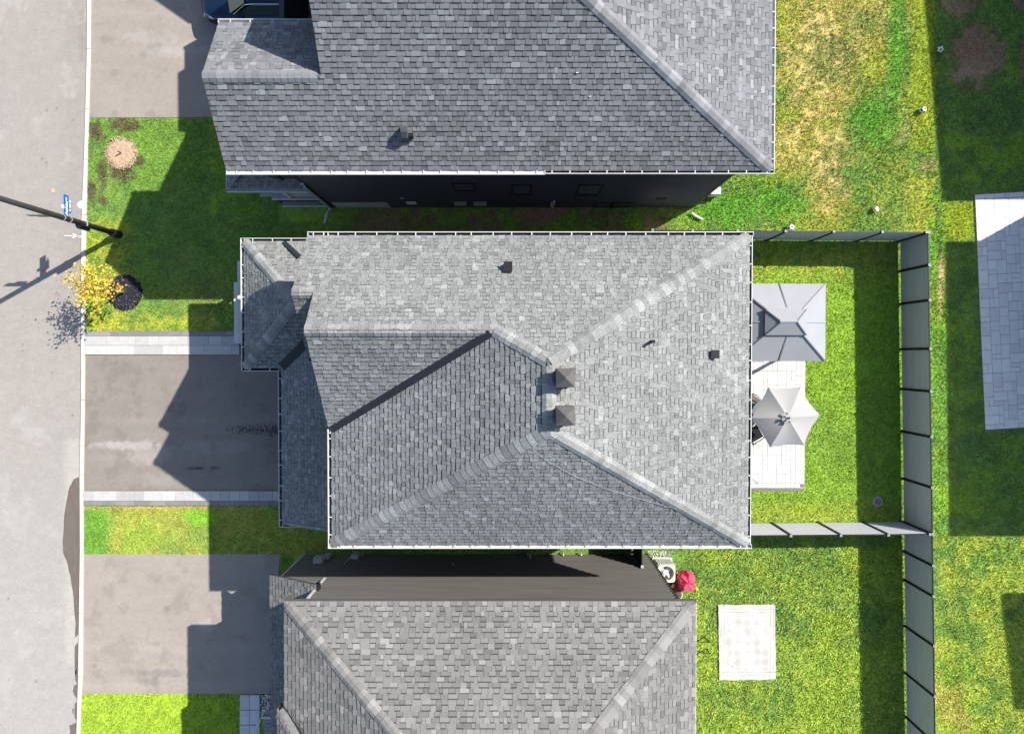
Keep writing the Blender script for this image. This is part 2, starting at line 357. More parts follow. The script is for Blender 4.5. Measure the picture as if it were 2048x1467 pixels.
KERB = [(-120,178,185),(0,176,183),(100,176,182.5),(220,173,179.5),(320,170,176),(430,165.5,174),(540,164.5,171),(800,164.5,170.5),(950,161.5,168.5),(1100,162,168),(1350,158.5,166.5),(1467,155,160),(1600,152,157)]
def kerb_u(v, side):
    vs = [k[0] for k in KERB]; us = [k[1 + side] for k in KERB]; return float(np.interp(v, vs, us))
def road_col(x, y):
    u, v = px_np(x, y); n = fbm(x, y, .6, 4); n2 = fbm(x * 2.5, y * .35, 1.3, 3, 40)
    c = np.tile(np.array((.275,.252,.23))[None], (len(x), 1))
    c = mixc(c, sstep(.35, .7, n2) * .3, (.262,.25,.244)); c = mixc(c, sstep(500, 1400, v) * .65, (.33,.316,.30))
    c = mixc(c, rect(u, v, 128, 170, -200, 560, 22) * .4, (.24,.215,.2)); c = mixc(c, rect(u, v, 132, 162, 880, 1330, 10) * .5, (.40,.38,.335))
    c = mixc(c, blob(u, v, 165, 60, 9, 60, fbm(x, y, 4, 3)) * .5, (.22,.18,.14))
    for (cu, cv) in ((93,215),(95,221),(113,217),(147,240),(86,317),(92,325),(94,332),(114,586),(116,590),(44,701),(145,829),(80,1273),(68,1288),(20,1358),(73,1362),(88,1378),(121,1325),(17,1197)):
        c = mixc(c, (1 - sstep(.5, 1.3, np.hypot(u - cu, v - cv) / 1.8)) * .7, (.09,.08,.075))
    k = sstep(.62, .72, fbm(x, y, 1.1, 4, 77)) * .25; c = mixc(c, k, (.38,.37,.355))
    return c * (.94 + .12 * fbm(x, y, 6, 2, 9))[:, None]
pa, pb, pc, pd = P(-260, 1600), P(153, 1600), P(179, -120), P(-260, -120)
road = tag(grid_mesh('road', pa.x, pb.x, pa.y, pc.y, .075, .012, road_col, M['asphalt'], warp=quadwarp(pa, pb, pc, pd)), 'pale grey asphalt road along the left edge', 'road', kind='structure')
k = MB()
for i in range(len(KERB) - 1):
    v0, a0, b0 = KERB[i]; v1, a1, b1 = KERB[i+1]
    nseg = max(1, round((v1 - v0) / 130))
    for j in range(nseg):
        f0, f1 = j / nseg, (j + 1) / nseg - .9 / (v1 - v0); L_ = lambda a, b, f: a + (b - a) * f
        q = [P(L_(a0,a1,f1), L_(v0,v1,f1)), P(L_(b0,b1,f1), L_(v0,v1,f1)), P(L_(b0,b1,f0), L_(v0,v1,f0)), P(L_(a0,a1,f0), L_(v0,v1,f0))]; k.prism([(p.x, p.y) for p in q], -.02, .075)
tag(k.build('kerb', mat('kerb_concrete', (.50,.485,.44), .9, noise=[(2,.08,4,S1),(30,.08,2,S1)])), 'white concrete kerb beside the road', 'kerb', kind='structure')
def outline(pts_px, z, name, m, jit=.02, parent=None):
    c = MB(); n = []
    for i in range(len(pts_px)):
        a, b = Vector(pts_px[i]), Vector(pts_px[(i+1) % len(pts_px)])
        for t in (0, .34, .67):
            q = a.lerp(b, t); n.append(P(q.x + random.uniform(-1, 1) * jit * 50, q.y + random.uniform(-1, 1) * jit * 50, z))
    c.poly(n[::-1]); return c.build(name, m, parent)
outline([(148,958),(158,953),(161,968),(162,1100),(159,1180),(157,1268),(150,1276),(151,1245),(147,1200),(141,1150),(133,1122),(126,1105),(126,1070),(129,1030),(134,1000),(139,972)], .017, 'water_stain', M['stain'], .016, road)
for pts in ([(150,1290),(156,1284),(158,1330),(156,1372),(151,1360)], [(148,1372),(158,1366),(157,1400),(151,1392),(146,1384)], [(150,1405),(155,1400),(154,1440),(149,1436)], [(140,1450),(153,1442),(152,1480),(138,1480)], [(150,1340),(153,1338),(152,1352)], [(144,1420),(147,1416),(147,1428)]):
    outline(pts, .017, 'water_stain', M['stain'], .03, road)
# paint marks on the road
mk = MB()
def strokes(mb, segs, wd, z):
    for a, b in segs:
        pa_, pb_ = P(*a, z), P(*b, z); d = (pb_ - pa_).normalized(); r = Vector((-d.y, d.x, 0)) * wd / 2
        mb.poly([pa_ - r, pb_ - r, pb_ + r, pa_ + r])
strokes(mk, [((129,471.2),(150,471.5)),((145,467),(153,470.5)),((153,472.5),(145,475.5)),((156,472.5),(158.5,472.5)),((159.5,475),(163,471))], .03, .018)
mk.build('paint_arrow', M['paintw'], road)
outline([(154,408),(158,403),(163,401),(164,418),(160,416),(155,412)], .018, 'paint_splash', M['paintw'], .01, road)
mk = MB()
for kk in range(10):
    a0, a1 = kk * .628, kk * .628 + .628
    p0, p1 = P(106.5 + 2.6*math.cos(a0), 381 + 3*math.sin(a0), .018), P(106.5 + 2.6*math.cos(a1), 381 + 3*math.sin(a1), .018)
    p2, p3 = P(106.5 + 3.6*math.cos(a1), 381 + 4*math.sin(a1), .018), P(106.5 + 3.6*math.cos(a0), 381 + 4*math.sin(a0), .018)
    mk.poly([p0, p1, p2, p3])
strokes(mk, [((104.5,381),(109,381)), ((105,383.2),(108,383.2))], .03, .0185)
mk.build('paint_circle', M['painty'], road)

def drive_col(base, feats):
    def fn(x, y):
        u, v = px_np(x, y); n = fbm(x, y, .7, 4, 20); n2 = fbm(x * .5, y * 3, 1.2, 3, 60); n3 = fbm(x, y, 7, 3, 33)
        c = np.tile(np.array(base)[None], (len(x), 1))
        c = mixc(c, sstep(.3, .7, n2) * .22, tuple(b * .86 for b in base)); c = mixc(c, sstep(.45, .75, n) * .3, tuple(b * 1.14 for b in base))
        for (cu, cv, ru, rv, rgb, k) in feats: c = mixc(c, blob(u, v, cu, cv, ru, rv, n3) * k, rgb)
        vv = feats[0][1]; tr_ = np.exp(-((v - vv - 25) / 9)**2) + np.exp(-((v - vv + 50) / 9)**2); c = c * (1 + .07 * tr_ * (.4 + n))[:, None]
        c = c * (1 - .13 * sstep(.56, .74, fbm(x, y, 1.7, 4, 222)))[:, None]
        return c * (.95 + .1 * fbm(x, y, 9, 2, 9))[:, None]
    return fn
def slab(name, px4, z, fn, label):
    a, b, c, d = [P(*p) for p in px4]
    o = grid_mesh(name, a.x, b.x, a.y, d.y, .06, z, fn, M['asphalt'], warp=quadwarp(a, b, c, d))
    return tag(o, label, 'driveway', kind='structure')
centre_drive = slab('driveway', [(169,980),(562,979),(562,708),(172.5,710)], .022, drive_col((.215,.19,.17),
    [(250,890,70,9,(.36,.33,.31),.7),(300,905,45,25,(.31,.28,.26),.5),(430,893,90,14,(.27,.26,.25),.5),(470,860,60,8,(.26,.25,.24),.3),(390,936,24,3,(.06,.05,.05),.9),(430,935,14,3,(.06,.05,.05),.6),(215,830,60,30,(.19,.165,.15),.4),(320,960,40,14,(.28,.26,.24),.4)]), 'dark asphalt driveway leading to the central house')
slab('driveway', [(166,1385),(540,1386),(560,1107),(168,1107)], .022, drive_col((.285,.252,.222),
    [(325,1345,44,9,(.20,.18,.17),.7),(300,1362,22,10,(.2,.18,.17),.5),(415,1250,22,14,(.36,.34,.31),.5),(335,1218,8,7,(.2,.17,.15),.5),(190,1330,5,5,(.2,.17,.15),.6),(245,1162,8,5,(.25,.22,.2),.5)]), 'pale asphalt driveway of the lower house')
slab('driveway', [(178,236),(640,234),(640,-110),(183,-110)], .022, drive_col((.265,.234,.205), [(300,75,60,16,(.31,.29,.27),.5),(350,100,60,20,(.33,.31,.29),.4)]), 'grey asphalt driveway beside the top house with a parked car')
# scattered leaf litter on the centre driveway
lt = MB()
for i in range(420):
    t = random.random() ** .6; u = 560 - (1 - t) * 110; v = random.gauss(860, 3.5 + 4 * t) - 2 * (1-t)
    p = P(u, v, .03); a = random.random() * 6.3; s = random.uniform(.012, .03)
    lt.poly([p + Vector((math.cos(a)*s, math.sin(a)*s, 0)), p + Vector((-math.sin(a)*s*.6, math.cos(a)*s*.6, .006)), p - Vector((math.cos(a)*s, math.sin(a)*s, 0)), p + Vector((math.sin(a)*s*.6, -math.cos(a)*s*.6, .004))])
tag(lt.build('leaf_litter', mat('dark_leaf_litter', (.02,.017,.017), .9)), 'dark leaf litter on the driveway by the garage', 'leaves', kind='stuff')

# ---- pavers
_pm = {}
def paver_mesh(sx, sy, m, tone, h=.05):
    key = (round(sx, 3), round(sy, 3), m, tone, h)
    if key not in _pm:
        b = MB(); e = .006; x, y = sx / 2, sy / 2
        b.mesh([(-x,-y,0),(x,-y,0),(x,y,0),(-x,y,0),(-x,-y,h-e),(x,-y,h-e),(x,y,h-e),(-x,y,h-e),(-x+e,-y+e,h),(x-e,-y+e,h),(x-e,y-e,h),(-x+e,y-e,h)],
               [(8,9,10,11),(4,5,9,8),(5,6,10,9),(6,7,11,10),(7,4,8,11),(0,1,5,4),(1,2,6,5),(2,3,7,6),(3,0,4,7)], 0, tone)
        me = bpy.data.meshes.new('paver'); me.from_pydata(b.v, [], b.f); me.materials.append(M[m])
        at = me.attributes.new('tone', 'FLOAT', 'FACE'); at.data.foreach_set('value', b.t); _pm[key] = me
    return _pm[key]
PT = (.84, .9, .95, 1.0, 1.04, 1.08)
def paver_row(parent, a, b, wd, lens, m, z, gap=.008, tones=PT, h=.05):
    a, b = Vector(a), Vector(b); d = (b - a); L = d.length; d.normalize(); ang = math.atan2(d.y, d.x); n = Vector((-d.y, d.x, 0)); s = 0
    while s < L - .05:
        l = min(random.choice(lens), L - s)
        if L - s - l < .12: l = L - s
        c = a + d * (s + l / 2) + n * wd / 2
        link('paver', paver_mesh(l - gap, wd - gap, m, random.choice(tones), h), (c.x, c.y, z), parent, (0, 0, ang)); s += l
def base_sheet(name, pts, z, m, label, cat):
    b = MB(); b.prism([(p.x, p.y) for p in pts], z - .03, z); o = b.build(name, m); return tag(o, label, cat, kind='structure')
wk = base_sheet('walkway', [P(171,709.5), P(481,709.5), P(481,661.5), P(172,661.5)], .012, M['joint'], 'pale paver walkway from the kerb to the front step', 'walkway')
y0, y1, y2, y3 = P(300,709).y, P(300,690.5).y, P(300,672).y, P(300,662).y; xa, xb = P(171.5,690).x, P(480,690).x
paver_row(wk, (xa,y0,0), (xb,y0,0), y1-y0, (.55,.85,.45,1.1), 'paver', .014)
paver_row(wk, (xa,y1,0), (xb,y1,0), y2-y1, (.85,.5,1.15,.4), 'paver', .014)
paver_row(wk, (xa,y2,0), (xb,y2,0), y3-y2, (.75,1.0,.9), 'paver_d', .014)
wk2 = base_sheet('walkway', [P(168,1010), P(562,1009), P(562,980), P(169,981)], .012, M['joint'], 'narrow paver border strip along the south side of the central driveway', 'walkway')
y0, y1, y2 = P(300,1010).y, P(300,1000.5).y, P(300,981).y; xa, xb = P(169,990).x, P(562,990).x
paver_row(wk2, (xa,y1,0), (xb,y1,0), y2-y1, (.38,.55,.7), 'paver', .014)
paver_row(wk2, (xa,y0,0), (xb,y0,0), y1-y0, (.5,.62,.75), 'paver_d', .014)
def fill_pavers(parent, o, ang, nx, ny, un, m, z, keep=None, tones=PT, h=.05):
    occ = np.zeros((nx, ny), bool); ca, sa = math.cos(ang), math.sin(ang)
    for j in range(ny):
        for i in range(nx):
            if occ[i, j]: continue
            ops = [(3,2),(2,2),(2,3),(2,2),(3,2),(2,1),(1,2),(2,3)]; random.shuffle(ops)
            for (a, b) in ops + [(1,1)]:
                if i + a <= nx and j + b <= ny and not occ[i:i+a, j:j+b].any(): break
            occ[i:i+a, j:j+b] = True
            lx, ly = (i + a/2) * un, -(j + b/2) * un; wx, wy = o.x + lx*ca - ly*sa, o.y + lx*sa + ly*ca
            if keep and not keep(wx, wy): continue
            link('paver', paver_mesh(a*un - .012, b*un - .012, m, random.choice(tones), h), (wx, wy, z), parent, (0, 0, ang))
# central patio (white field, grey border)
pt = base_sheet('patio', [P(1380,981.5), P(1608,981.5), P(1607,600), P(1380,600)], .012, M['joint'], 'white paver patio behind the central house under the gazebo and umbrella', 'patio')
o_ = P(1600.5, 620); nx, ny = 20, 38; un = (P(1600.5,700).x - P(1395,700).x) / nx; un = .185
nx = 21; o2 = Vector((o_.x - nx*un, o_.y, 0)); ny = int((o_.y - P(1600,973).y) / un)
fill_pavers(pt, o2, 0, nx, ny, un, 'paver', .016, tones=(1.3,1.36,1.42,1.48,1.52), h=.075)
bw = P(1608,900).x - o_.x - .01
paver_row(pt, (o_.x + .01 + bw, P(0,973).y - .02, 0), (o_.x + .01 + bw, P(0,600).y, 0), bw, (.36,.36,.4), 'paver_n', .014, tones=(.95,1,1.05))
paver_row(pt, (o2.x, o_.y - ny*un - .01 - bw, 0), (o_.x + bw + .01, o_.y - ny*un - .01 - bw, 0), bw, (.36,.36,.4), 'paver_n', .014, tones=(.95,1,1.05))
# neighbour patio on the right
A0, A1 = P(1948,390), P(1970,861); ang = math.atan2(A1.x - A0.x, A0.y - A1.y)
dx = Vector((math.cos(ang), math.sin(ang), 0)); dy = Vector((math.sin(ang), -math.cos(ang), 0)); Ln = (A1 - A0).length
pt2 = base_sheet('patio', [A0 + dy*Ln, A0 + dy*Ln + dx*4.6, A0 + dx*4.6, A0], .012, M['joint'], 'blue grey paver patio at the right edge, mostly in shade', 'patio')
paver_row(pt2, A0 + dy*.19, A0 + dy*.19 + dx*4.4, .19, (.37,.37,.4), 'paver_p', .014, tones=(.9,.94,.98))
fill_pavers(pt2, A0 + dy*.2, ang, 24, int((Ln - .2) / .185), .185, 'paver_p', .014, tones=(.9,.96,1,1.02,1.06))
# lower-left pavers and pebble bed
pv = base_sheet('path', [P(480,1600), P(520,1600), P(520,1387), P(480,1387)], .012, M['joint'], 'blue grey slab path beside the lower house', 'path')
for r in range(7):
    for c in range(2):
        a = P(480.5 + 20*c, 1417 + 30*r); b = P(480.5 + 20*(c+1), 1388 + 30*r)
        link('paver', paver_mesh(.385, .575, 'paver_n', random.choice((.95,1,1.05))), ((a.x+b.x)/2, (a.y+b.y)/2, .014), pv)
pb_ = MB(); pb_.prism([tuple(P(u,v)[:2]) for u, v in ((521,1437),(542,1437),(542,1387),(521,1387))], -.02, .012)
bed = tag(pb_.build('pebble_bed', M['soil']), 'pebble bed at the corner of the lower driveway', 'pebble bed')
def pebbles(name, parent, fn, n, s0, s1, m, kind='stuff'):
    b = MB()
    for i in range(n):
        p, tn = fn(); s = random.uniform(s0, s1); a = random.random() * 6.3; ca, sa = math.cos(a), math.sin(a)
        vs = []
        for (x, y, z) in ((1,0,0),(.3,.8,0),(-.7,.6,0),(-.9,-.3,0),(0,-.8,0),(.3,.1,.7),(-.4,.1,.6)):
            vs.append((p.x + (x*ca - y*sa) * s, p.y + (x*sa + y*ca) * s, p.z + z * s))
        b.mesh(vs, [(0,1,5),(1,2,6,5),(2,3,6),(3,4,6),(4,0,5),(4,5,6)], 0, tn)
    o = b.build(name, m, parent)
    if kind: o['kind'] = kind
    return o
pebbles('pebbles', bed, lambda: (P(random.uniform(522,541), random.uniform(1389,1435), .012), random.choice((.35,.6,.9,1.2,1.6,2.0))), 260, .02, .05, M['pebble'])
pebbles('gravel', None, lambda: (P(random.uniform(1296,1345), 1101 + random.random()**1.2 * 22, .01), random.choice((.6,.9,1.2,1.5))), 260, .015, .04, M['pebble'])
tag(bpy.data.objects['gravel'], 'white gravel beside the air conditioner', 'gravel', kind='stuff')

# ================================================================ ROOF MACHINERY
def clip(poly, cl):
    for i in range(len(cl)):
        a, b = cl[i], cl[(i+1) % len(cl)]; out = []
        nx_, ny_ = -(b[1]-a[1]), b[0]-a[0]
        for j in range(len(poly)):
            p, q = poly[j], poly[(j+1) % len(poly)]
            dp = (p[0]-a[0])*nx_ + (p[1]-a[1])*ny_; dq = (q[0]-a[0])*nx_ + (q[1]-a[1])*ny_
            if dp >= 0: out.append(p)
            if (dp >= 0) != (dq >= 0):
                t = dp / (dp - dq); out.append((p[0] + (q[0]-p[0])*t, p[1] + (q[1]-p[1])*t))
        poly = out
        if len(poly) < 3: return []
    return poly
def area(p): return .5 * sum(p[i][0]*p[(i+1) % len(p)][1] - p[(i+1) % len(p)][0]*p[i][1] for i in range(len(p)))
TONES = (.62,.75,.84,.92,1.0,1.08,1.22,1.48)
TW = (6,12,17,20,18,13,8,4)
EXPO = .146; BAND = .036
class Roof:
    def __init__(s, house, material, name='roof', twd=(.09,.13,.15,.17,.2,.24), contrast=.62):
        s.h = house; s.m = material; s.field = MB(); s.cands = []; s.deck = MB(); s.caps = []; s.wd = twd; s.contrast = contrast; s.name = name; s.planes = []
    def plane(s, polys, o, g, m, shingle=True, th=.2):
        """o eave point (x,y,z); g uphill unit xy; m slope; polys = convex ccw xy"""
        g = Vector((g[0], g[1])).normalized(); e = Vector((g.y, -g.x))       # e x g -> up
        zf = lambda x, y: o[2] + m * ((x - o[0]) * g.x + (y - o[1]) * g.y)
        for p in polys:
            s.deck.prism(p, (lambda x, y: zf(x, y) - th), (lambda x, y: zf(x, y)))
        U = Vector((e.x, e.y, 0)); Wv = Vector((g.x, g.y, m)).normalized(); Nn = U.cross(Wv)
        k = math.sqrt(1 + m*m); s.planes.append(zf)
        if not shingle: return zf
        st = [[((x - o[0])*e.x + (y - o[1])*e.y, ((x - o[0])*g.x + (y - o[1])*g.y) * k) for x, y in p] for p in polys]
        st = [p if area(p) > 0 else p[::-1] for p in st]
        allp = [q for p in st for q in p]; s0, s1 = min(q[0] for q in allp), max(q[0] for q in allp); t0, t1 = min(q[1] for q in allp), max(q[1] for q in allp)
        O = Vector(o); R = Matrix((U, Wv, Nn)).transposed()
        r = 0; t = t0
        while t < t1:
            x = s0 - random.random() * .4; up = random.random() < .5
            while x < s1:
                wd = random.choice(s.wd); hh = .024 if up else .011; up = not up if random.random() < .85 else up
                tone = round(random.choices(TONES, TW)[0] ** s.contrast, 3)
                rc = [(x + .004, t), (x + wd - .004, t), (x + wd - .004, t + EXPO), (x + .004, t + EXPO)]
                for p in st:
                    c = clip(rc, p)
                    if not c: continue
                    ar = area(c)
                    if ar < 2e-4: continue
                    if ar > .999 * (wd - .008) * EXPO: s.cands.append((O + U*x + Wv*t, R, wd, hh, tone)); break
                    if hh > .02: s._add(s.field, c, t, hh, tone, O, U, Wv, Nn)
                    else:
                        for (ta, tb, tn) in ((t, t + EXPO - BAND, tone), (t + EXPO - BAND, t + EXPO, tone * .38)):
                            c = clip([(x + .004, ta), (x + wd - .004, ta), (x + wd - .004, tb), (x + .004, tb)], p)
                            if c and area(c) > 1e-4: s._add(s.field, c, t, hh, tn, O, U, Wv, Nn)
                x += wd
            t += EXPO; r += 1
        return zf
    def _add(s, mb, c, t, hh, tone, O, U, Wv, Nn):
        n = len(c); top = []; bot = []
        for (a, b) in c:
            h = .003 + (hh - .0) * (1 - (b - t) / EXPO * .85)
            base = O + U*a + Wv*b; top.append(base + Nn*h); bot.append(base)
        mb.mesh(bot + top, [tuple(range(n, 2*n))] + [(i, (i+1) % n, n + (i+1) % n, n + i) for i in range(n)], 0, tone)
    def cap(s, p0, p1, n1, n2, wd=.18, step=.2, th=.018, lift=.031):
        """bent caps from low p0 to high p1; n1,n2 normals of the two planes"""
        p0, p1 = Vector(p0), Vector(p1); d = (p1 - p0); L = d.length; d.normalize(); n1, n2 = Vector(n1).normalized(), Vector(n2).normalized()
        a = d.cross(n1); b = d.cross(n2)
        if a.z > 0: a = -a
        if b.z > 0: b = -b
        if (a - b).length < .3: b = -b
        nm = (n1 + n2).normalized(); k = int(L / step)
        s.caps.append((p0, d, a, b, n1, n2, nm, wd, step, th, lift, k))
    def _tab(s, mb, wd, hh, tone, O, U, Wv, Nn):
        cuts = ((0, EXPO, tone),) if hh > .02 else ((0, EXPO - BAND, tone), (EXPO - BAND, EXPO, tone * .38))
        for (ta, tb, tn) in cuts: s._add(mb, [(.004, ta), (wd - .004, ta), (wd - .004, tb), (.004, tb)], 0, hh, tn, O, U, Wv, Nn)
    def finish(s, indiv=300):
        deck = s.deck.build(s.name, [M['deck']], s.h)
        if not s.cands and not s.field.v: return deck
        def score(c):
            u, v = to_px(*c[0]); ok = 5 < u < 2040 and 5 < v < 1460
            if not ok: return -1
            vd = (Vector((0, 0, H)) - c[0]); dist = vd.length; return c[2] * max(0, c[1].col[2].dot(vd.normalized())) / dist**2
        sc_ = sorted(s.cands, key=score, reverse=True); big = [c for c in sc_ if score(c) > 0]
        pick = big[:indiv]; ids = {id(c) for c in pick}; cache = {}
        for c in s.cands:
            if id(c) in ids: continue
            O, R, wd, hh, tone = c; U, Wv, Nn = R.col[0], R.col[1], R.col[2]
            s._tab(s.field, wd, hh, tone, O, U, Wv, Nn)
        for (O, R, wd, hh, tone) in pick:
            key = (wd, hh, tone)
            if key not in cache:
                b = MB(); s._tab(b, wd, hh, tone, Vector((0,0,0)), Vector((1,0,0)), Vector((0,1,0)), Vector((0,0,1)))
                me = bpy.data.meshes.new('shingle'); me.from_pydata(b.v, [], b.f); me.materials.append(s.m)
                at = me.attributes.new('tone', 'FLOAT', 'FACE'); at.data.foreach_set('value', b.t); cache[key] = me
            link('shingle', cache[key], O, deck, R.to_euler())
        fo = s.field.build('shingle_courses', s.m, deck)
        if fo: fo['kind'] = 'stuff'
        for (p0, d, a, b, n1, n2, nm, wd, step, th, lift, k) in s.caps:
            cc = {}
            for i in range(k):
                pos = p0 + d * (i * step); u, v = to_px(*pos)
                if not (-30 < u < 2080 and -30 < v < 1500): continue
                tone = random.choices((.78,.9,.98,1.05,1.14,1.28,1.42), (5,12,22,22,18,12,6))[0]
                if tone not in cc:
                    mb = MB(); x = d * (step * 1.12); vs = []
                    for q, h in ((Vector((0,0,0)), th), (x, .008)):
                        vs += [q + a*wd + n1*(lift - .012 + h), q + a*wd*.32 + n1*(lift + h*1.1) , q + b*wd*.32 + n2*(lift + h*1.1), q + b*wd + n2*(lift - .012 + h)]
                        vs += [q + a*wd + n1*.0, q + b*wd + n2*.0]
                    q = Vector((0,0,0))
                    mb.mesh(vs, [(0,1,7,6),(1,2,8,7),(2,3,9,8),(0,6,10,4),(3,5,11,9),(4,5,3,2,1,0)], 0, tone)
                    me = bpy.data.meshes.new('ridge_cap'); me.from_pydata([tuple(z) for z in mb.v], [], mb.f); me.materials.append(s.m)
                    at = me.attributes.new('tone', 'FLOAT', 'FACE'); at.data.foreach_set('value', mb.t); cc[tone] = me
                link('ridge_cap', cc[tone], pos, deck)
        return deck
def nrm(g, m): g = Vector(g).normalized(); return Vector((-g[0]*m, -g[1]*m, 1)).normalized()
def strip(name, p0, p1, wd, m, parent, n=(0,0,1), lift=.03, th=.012):
    b = MB(); n = Vector(n).normalized(); p0, p1 = Vector(p0) + n*lift, Vector(p1) + n*lift; b.beam(p0, p1, wd, th, up=n); return b.build(name, m, parent)
def gutter(house, p0, p1, out, inner='dirt', wd=.115, ht=.11, spacing=.56, face='white', brackets=True, bm=None):
    p0, p1, out = Vector(p0), Vector(p1), Vector((out[0], out[1], 0)).normalized(); d = (p1 - p0).normalized(); b = MB()
    mats = [M[face], M[inner]]
    up = Vector((0,0,1)); mid = lambda o, z: (p0 + out*o + up*z, p1 + out*o + up*z)
    a, c = mid(.006, -ht/2 - .01); b.beam(a, c, .012, ht, 0)
    a, c = mid(wd/2, -ht - .006); b.beam(a, c, wd, .010, 0)
    a, c = mid(wd/2, -ht + .012); b.beam(a, c, wd - .03, .018, 1)
    a, c = mid(wd - .006, -ht/2 + .002); b.beam(a, c, .012, ht + .012, 0)
    a, c = mid(wd - .004, .006); b.beam(a, c, .02, .014, 0)
    for q, s in ((p0, 1), (p1, -1)): b.beam(q + out*.004 - up*ht/2 + d*s*.005, q + out*(wd-.004) - up*ht/2 + d*s*.005, .012, ht - .004, 0)
    go = b.build('gutter', mats, house)
    if brackets:
        L = (p1 - p0).length; n = max(2, int(L / spacing)); b = MB(); b.beam(out*(.01 - wd/2), out*(wd/2 - .012), .028, .01)
        me = bpy.data.meshes.new('gutter_bracket'); me.from_pydata(b.v, [], b.f); me.materials.append(M[face])
        for i in range(n):
            t = (i + .5) / n + random.uniform(-.12, .12) / n; c = p0.lerp(p1, t) + out*wd/2 + up*.003
            link('gutter_bracket', me, c, go)
    return go
def siding(name, house, p0, p1, z0, z1, m, rowh=.13, top=None):
    """lapped boards on the wall p0->p1, outside on the right of the direction"""
    p0, p1 = Vector((p0[0], p0[1], 0)), Vector((p1[0], p1[1], 0)); d = (p1 - p0); L = d.length; d.normalize(); n = Vector((d.y, -d.x, 0)); b = MB(); z = z0
    while z < z1 - .01:
        zt = min(z + rowh, z1); a, c = (0, L)
        if top: a, c = top(z, L)
        if c - a > .05:
            q0, q1 = p0 + d*a, p0 + d*c
            b.poly([q0 + n*.04 + Vector((0,0,z)), q1 + n*.04 + Vector((0,0,z)), q1 + n*.004 + Vector((0,0,zt)), q0 + n*.004 + Vector((0,0,zt))])
            b.poly([q0 + n*.004 + Vector((0,0,z)), q1 + n*.004 + Vector((0,0,z)), q1 + n*.04 + Vector((0,0,z)), q0 + n*.04 + Vector((0,0,z))])
        z += rowh
    b2 = MB(); b2.beam(p0 - n*.08 + Vector((0,0,(z0+z1)/2)), p1 - n*.08 + Vector((0,0,(z0+z1)/2)), .15, z1 - z0)
    b.v = b.v; n0 = len(b.v)
    if not top: b.mesh(b2.v, b2.f)
    return b.build(name, M[m], house)
def walls(house, x0, x1, y0, y1, z1, m, z0=0.0):
    siding('wall', house, (x0,y0), (x1,y0), z0, z1, m); siding('wall', house, (x1,y0), (x1,y1), z0, z1, m)
    siding('wall', house, (x1,y1), (x0,y1), z0, z1, m); siding('wall', house, (x0,y1), (x0,y0), z0, z1, m)
    for (x, y) in ((x0,y0),(x1,y0),(x1,y1),(x0,y1)): b = MB(); b.box((x-.045,y-.045,z0), (x+.045,y+.045,z1)); b.build('corner_trim', M['trim'], house)
def window(house, a, b, y, sgn, fw=.06):
    """window on a wall facing sgn*y between world points a (left-top) and b (right-bottom)"""
    x0, x1 = sorted((a.x, b.x)); z0, z1 = sorted((a.z, b.z)); f = MB(); yo = y + sgn*.045
    f.box((x0-fw, y, z1), (x1+fw, yo+sgn*.02, z1+fw)); f.box((x0-fw, y, z0-fw), (x1+fw, yo+sgn*.03, z0)); f.box((x0-fw, y, z0), (x0, yo, z1)); f.box((x1, y, z0), (x1+fw, yo, z1))
    w_ = f.build('window', M['trim'], house); g_ = MB(); g_.box((x0, y+sgn*.012, z0), (x1, y+sgn*.028, z1)); g_.build('pane', M['glass'], w_)
    return w_
def box_part(name, a, b, m, parent):
    q = MB(); q.box(a, b); return q.build(name, M[m], parent)

# ================================================================ CENTRAL HOUSE
e = 7.0; yN = P(1000,471.5,e).y; yS = P(1000,1088,e).y; xE = P(1497,780,e).x; xW = P(664,980,e).x
xr = .93; zr = 10.0; ynr = P(1095,722,zr).y; ysr = P(1095,862,zr).y
pN = (zr-e)/(yN-ynr); pS = (zr-e)/(ysr-yS); pE = (zr-e)/(xE-xr); pW = (zr-e)/(xr-xW)
yG = P(640,858,e).y; yg = (yN+yG)/2; zg = e + pN*(yN-yg); xg = xW + (zg-e)/pW
xWg = P(608,657,zg).x; zb = e + pN*(yN - P(581,591,7.46).y); yb = yN - (zb-e)/pN; xb = P(583,591,zb).x; ybe = 2*yb - yN
hc = thing('house', (0.6,-1,0), 'central two storey house with light grey shingled hip roof and two square chimneys', 'house')
rc = Roof(hc, M['shingle_c'])
rc.plane([[(xWg,yg),(xg,yg),(xg,yN),(xWg,yN)], [(xg,yg),(xr,ynr),(xE,yN),(xg,yN)], [(xb,yb),(xWg,yb),(xWg,yN),(xb,yN)]], (xWg,yN,e), (0,-1), pN)
rc.plane([[(xW,yS),(xE,yS),(xr,ysr)]], (xW,yS,e), (0,1), pS)
rc.plane([[(xE,yS),(xE,yN),(xr,ynr),(xr,ysr)]], (xE,yS,e), (-1,0), pE)
rc.plane([[(xW,yS),(xr,ysr),(xr,ynr),(xg,yg),(xW,yG)]], (xW,yS,e), (1,0), pW)
rc.plane([[(xWg,yG),(xW,yG),(xg,yg),(xWg,yg)]], (xWg,yG,e), (0,1), pN)
rc.plane([[(xb,ybe),(xWg+.3,ybe),(xWg+.3,yb),(xb,yb)]], (xb,ybe,e), (0,1), pN)
nN, nS, nE, nW = nrm((0,-1),pN), nrm((0,1),pS), nrm((-1,0),pE), nrm((1,0),pW)
rc.cap((xE,yN,e), (xr,ynr,zr), nN, nE); rc.cap((xE,yS,e), (xr,ysr,zr), nS, nE); rc.cap((xW,yS,e), (xr,ysr,zr), nS, nW)
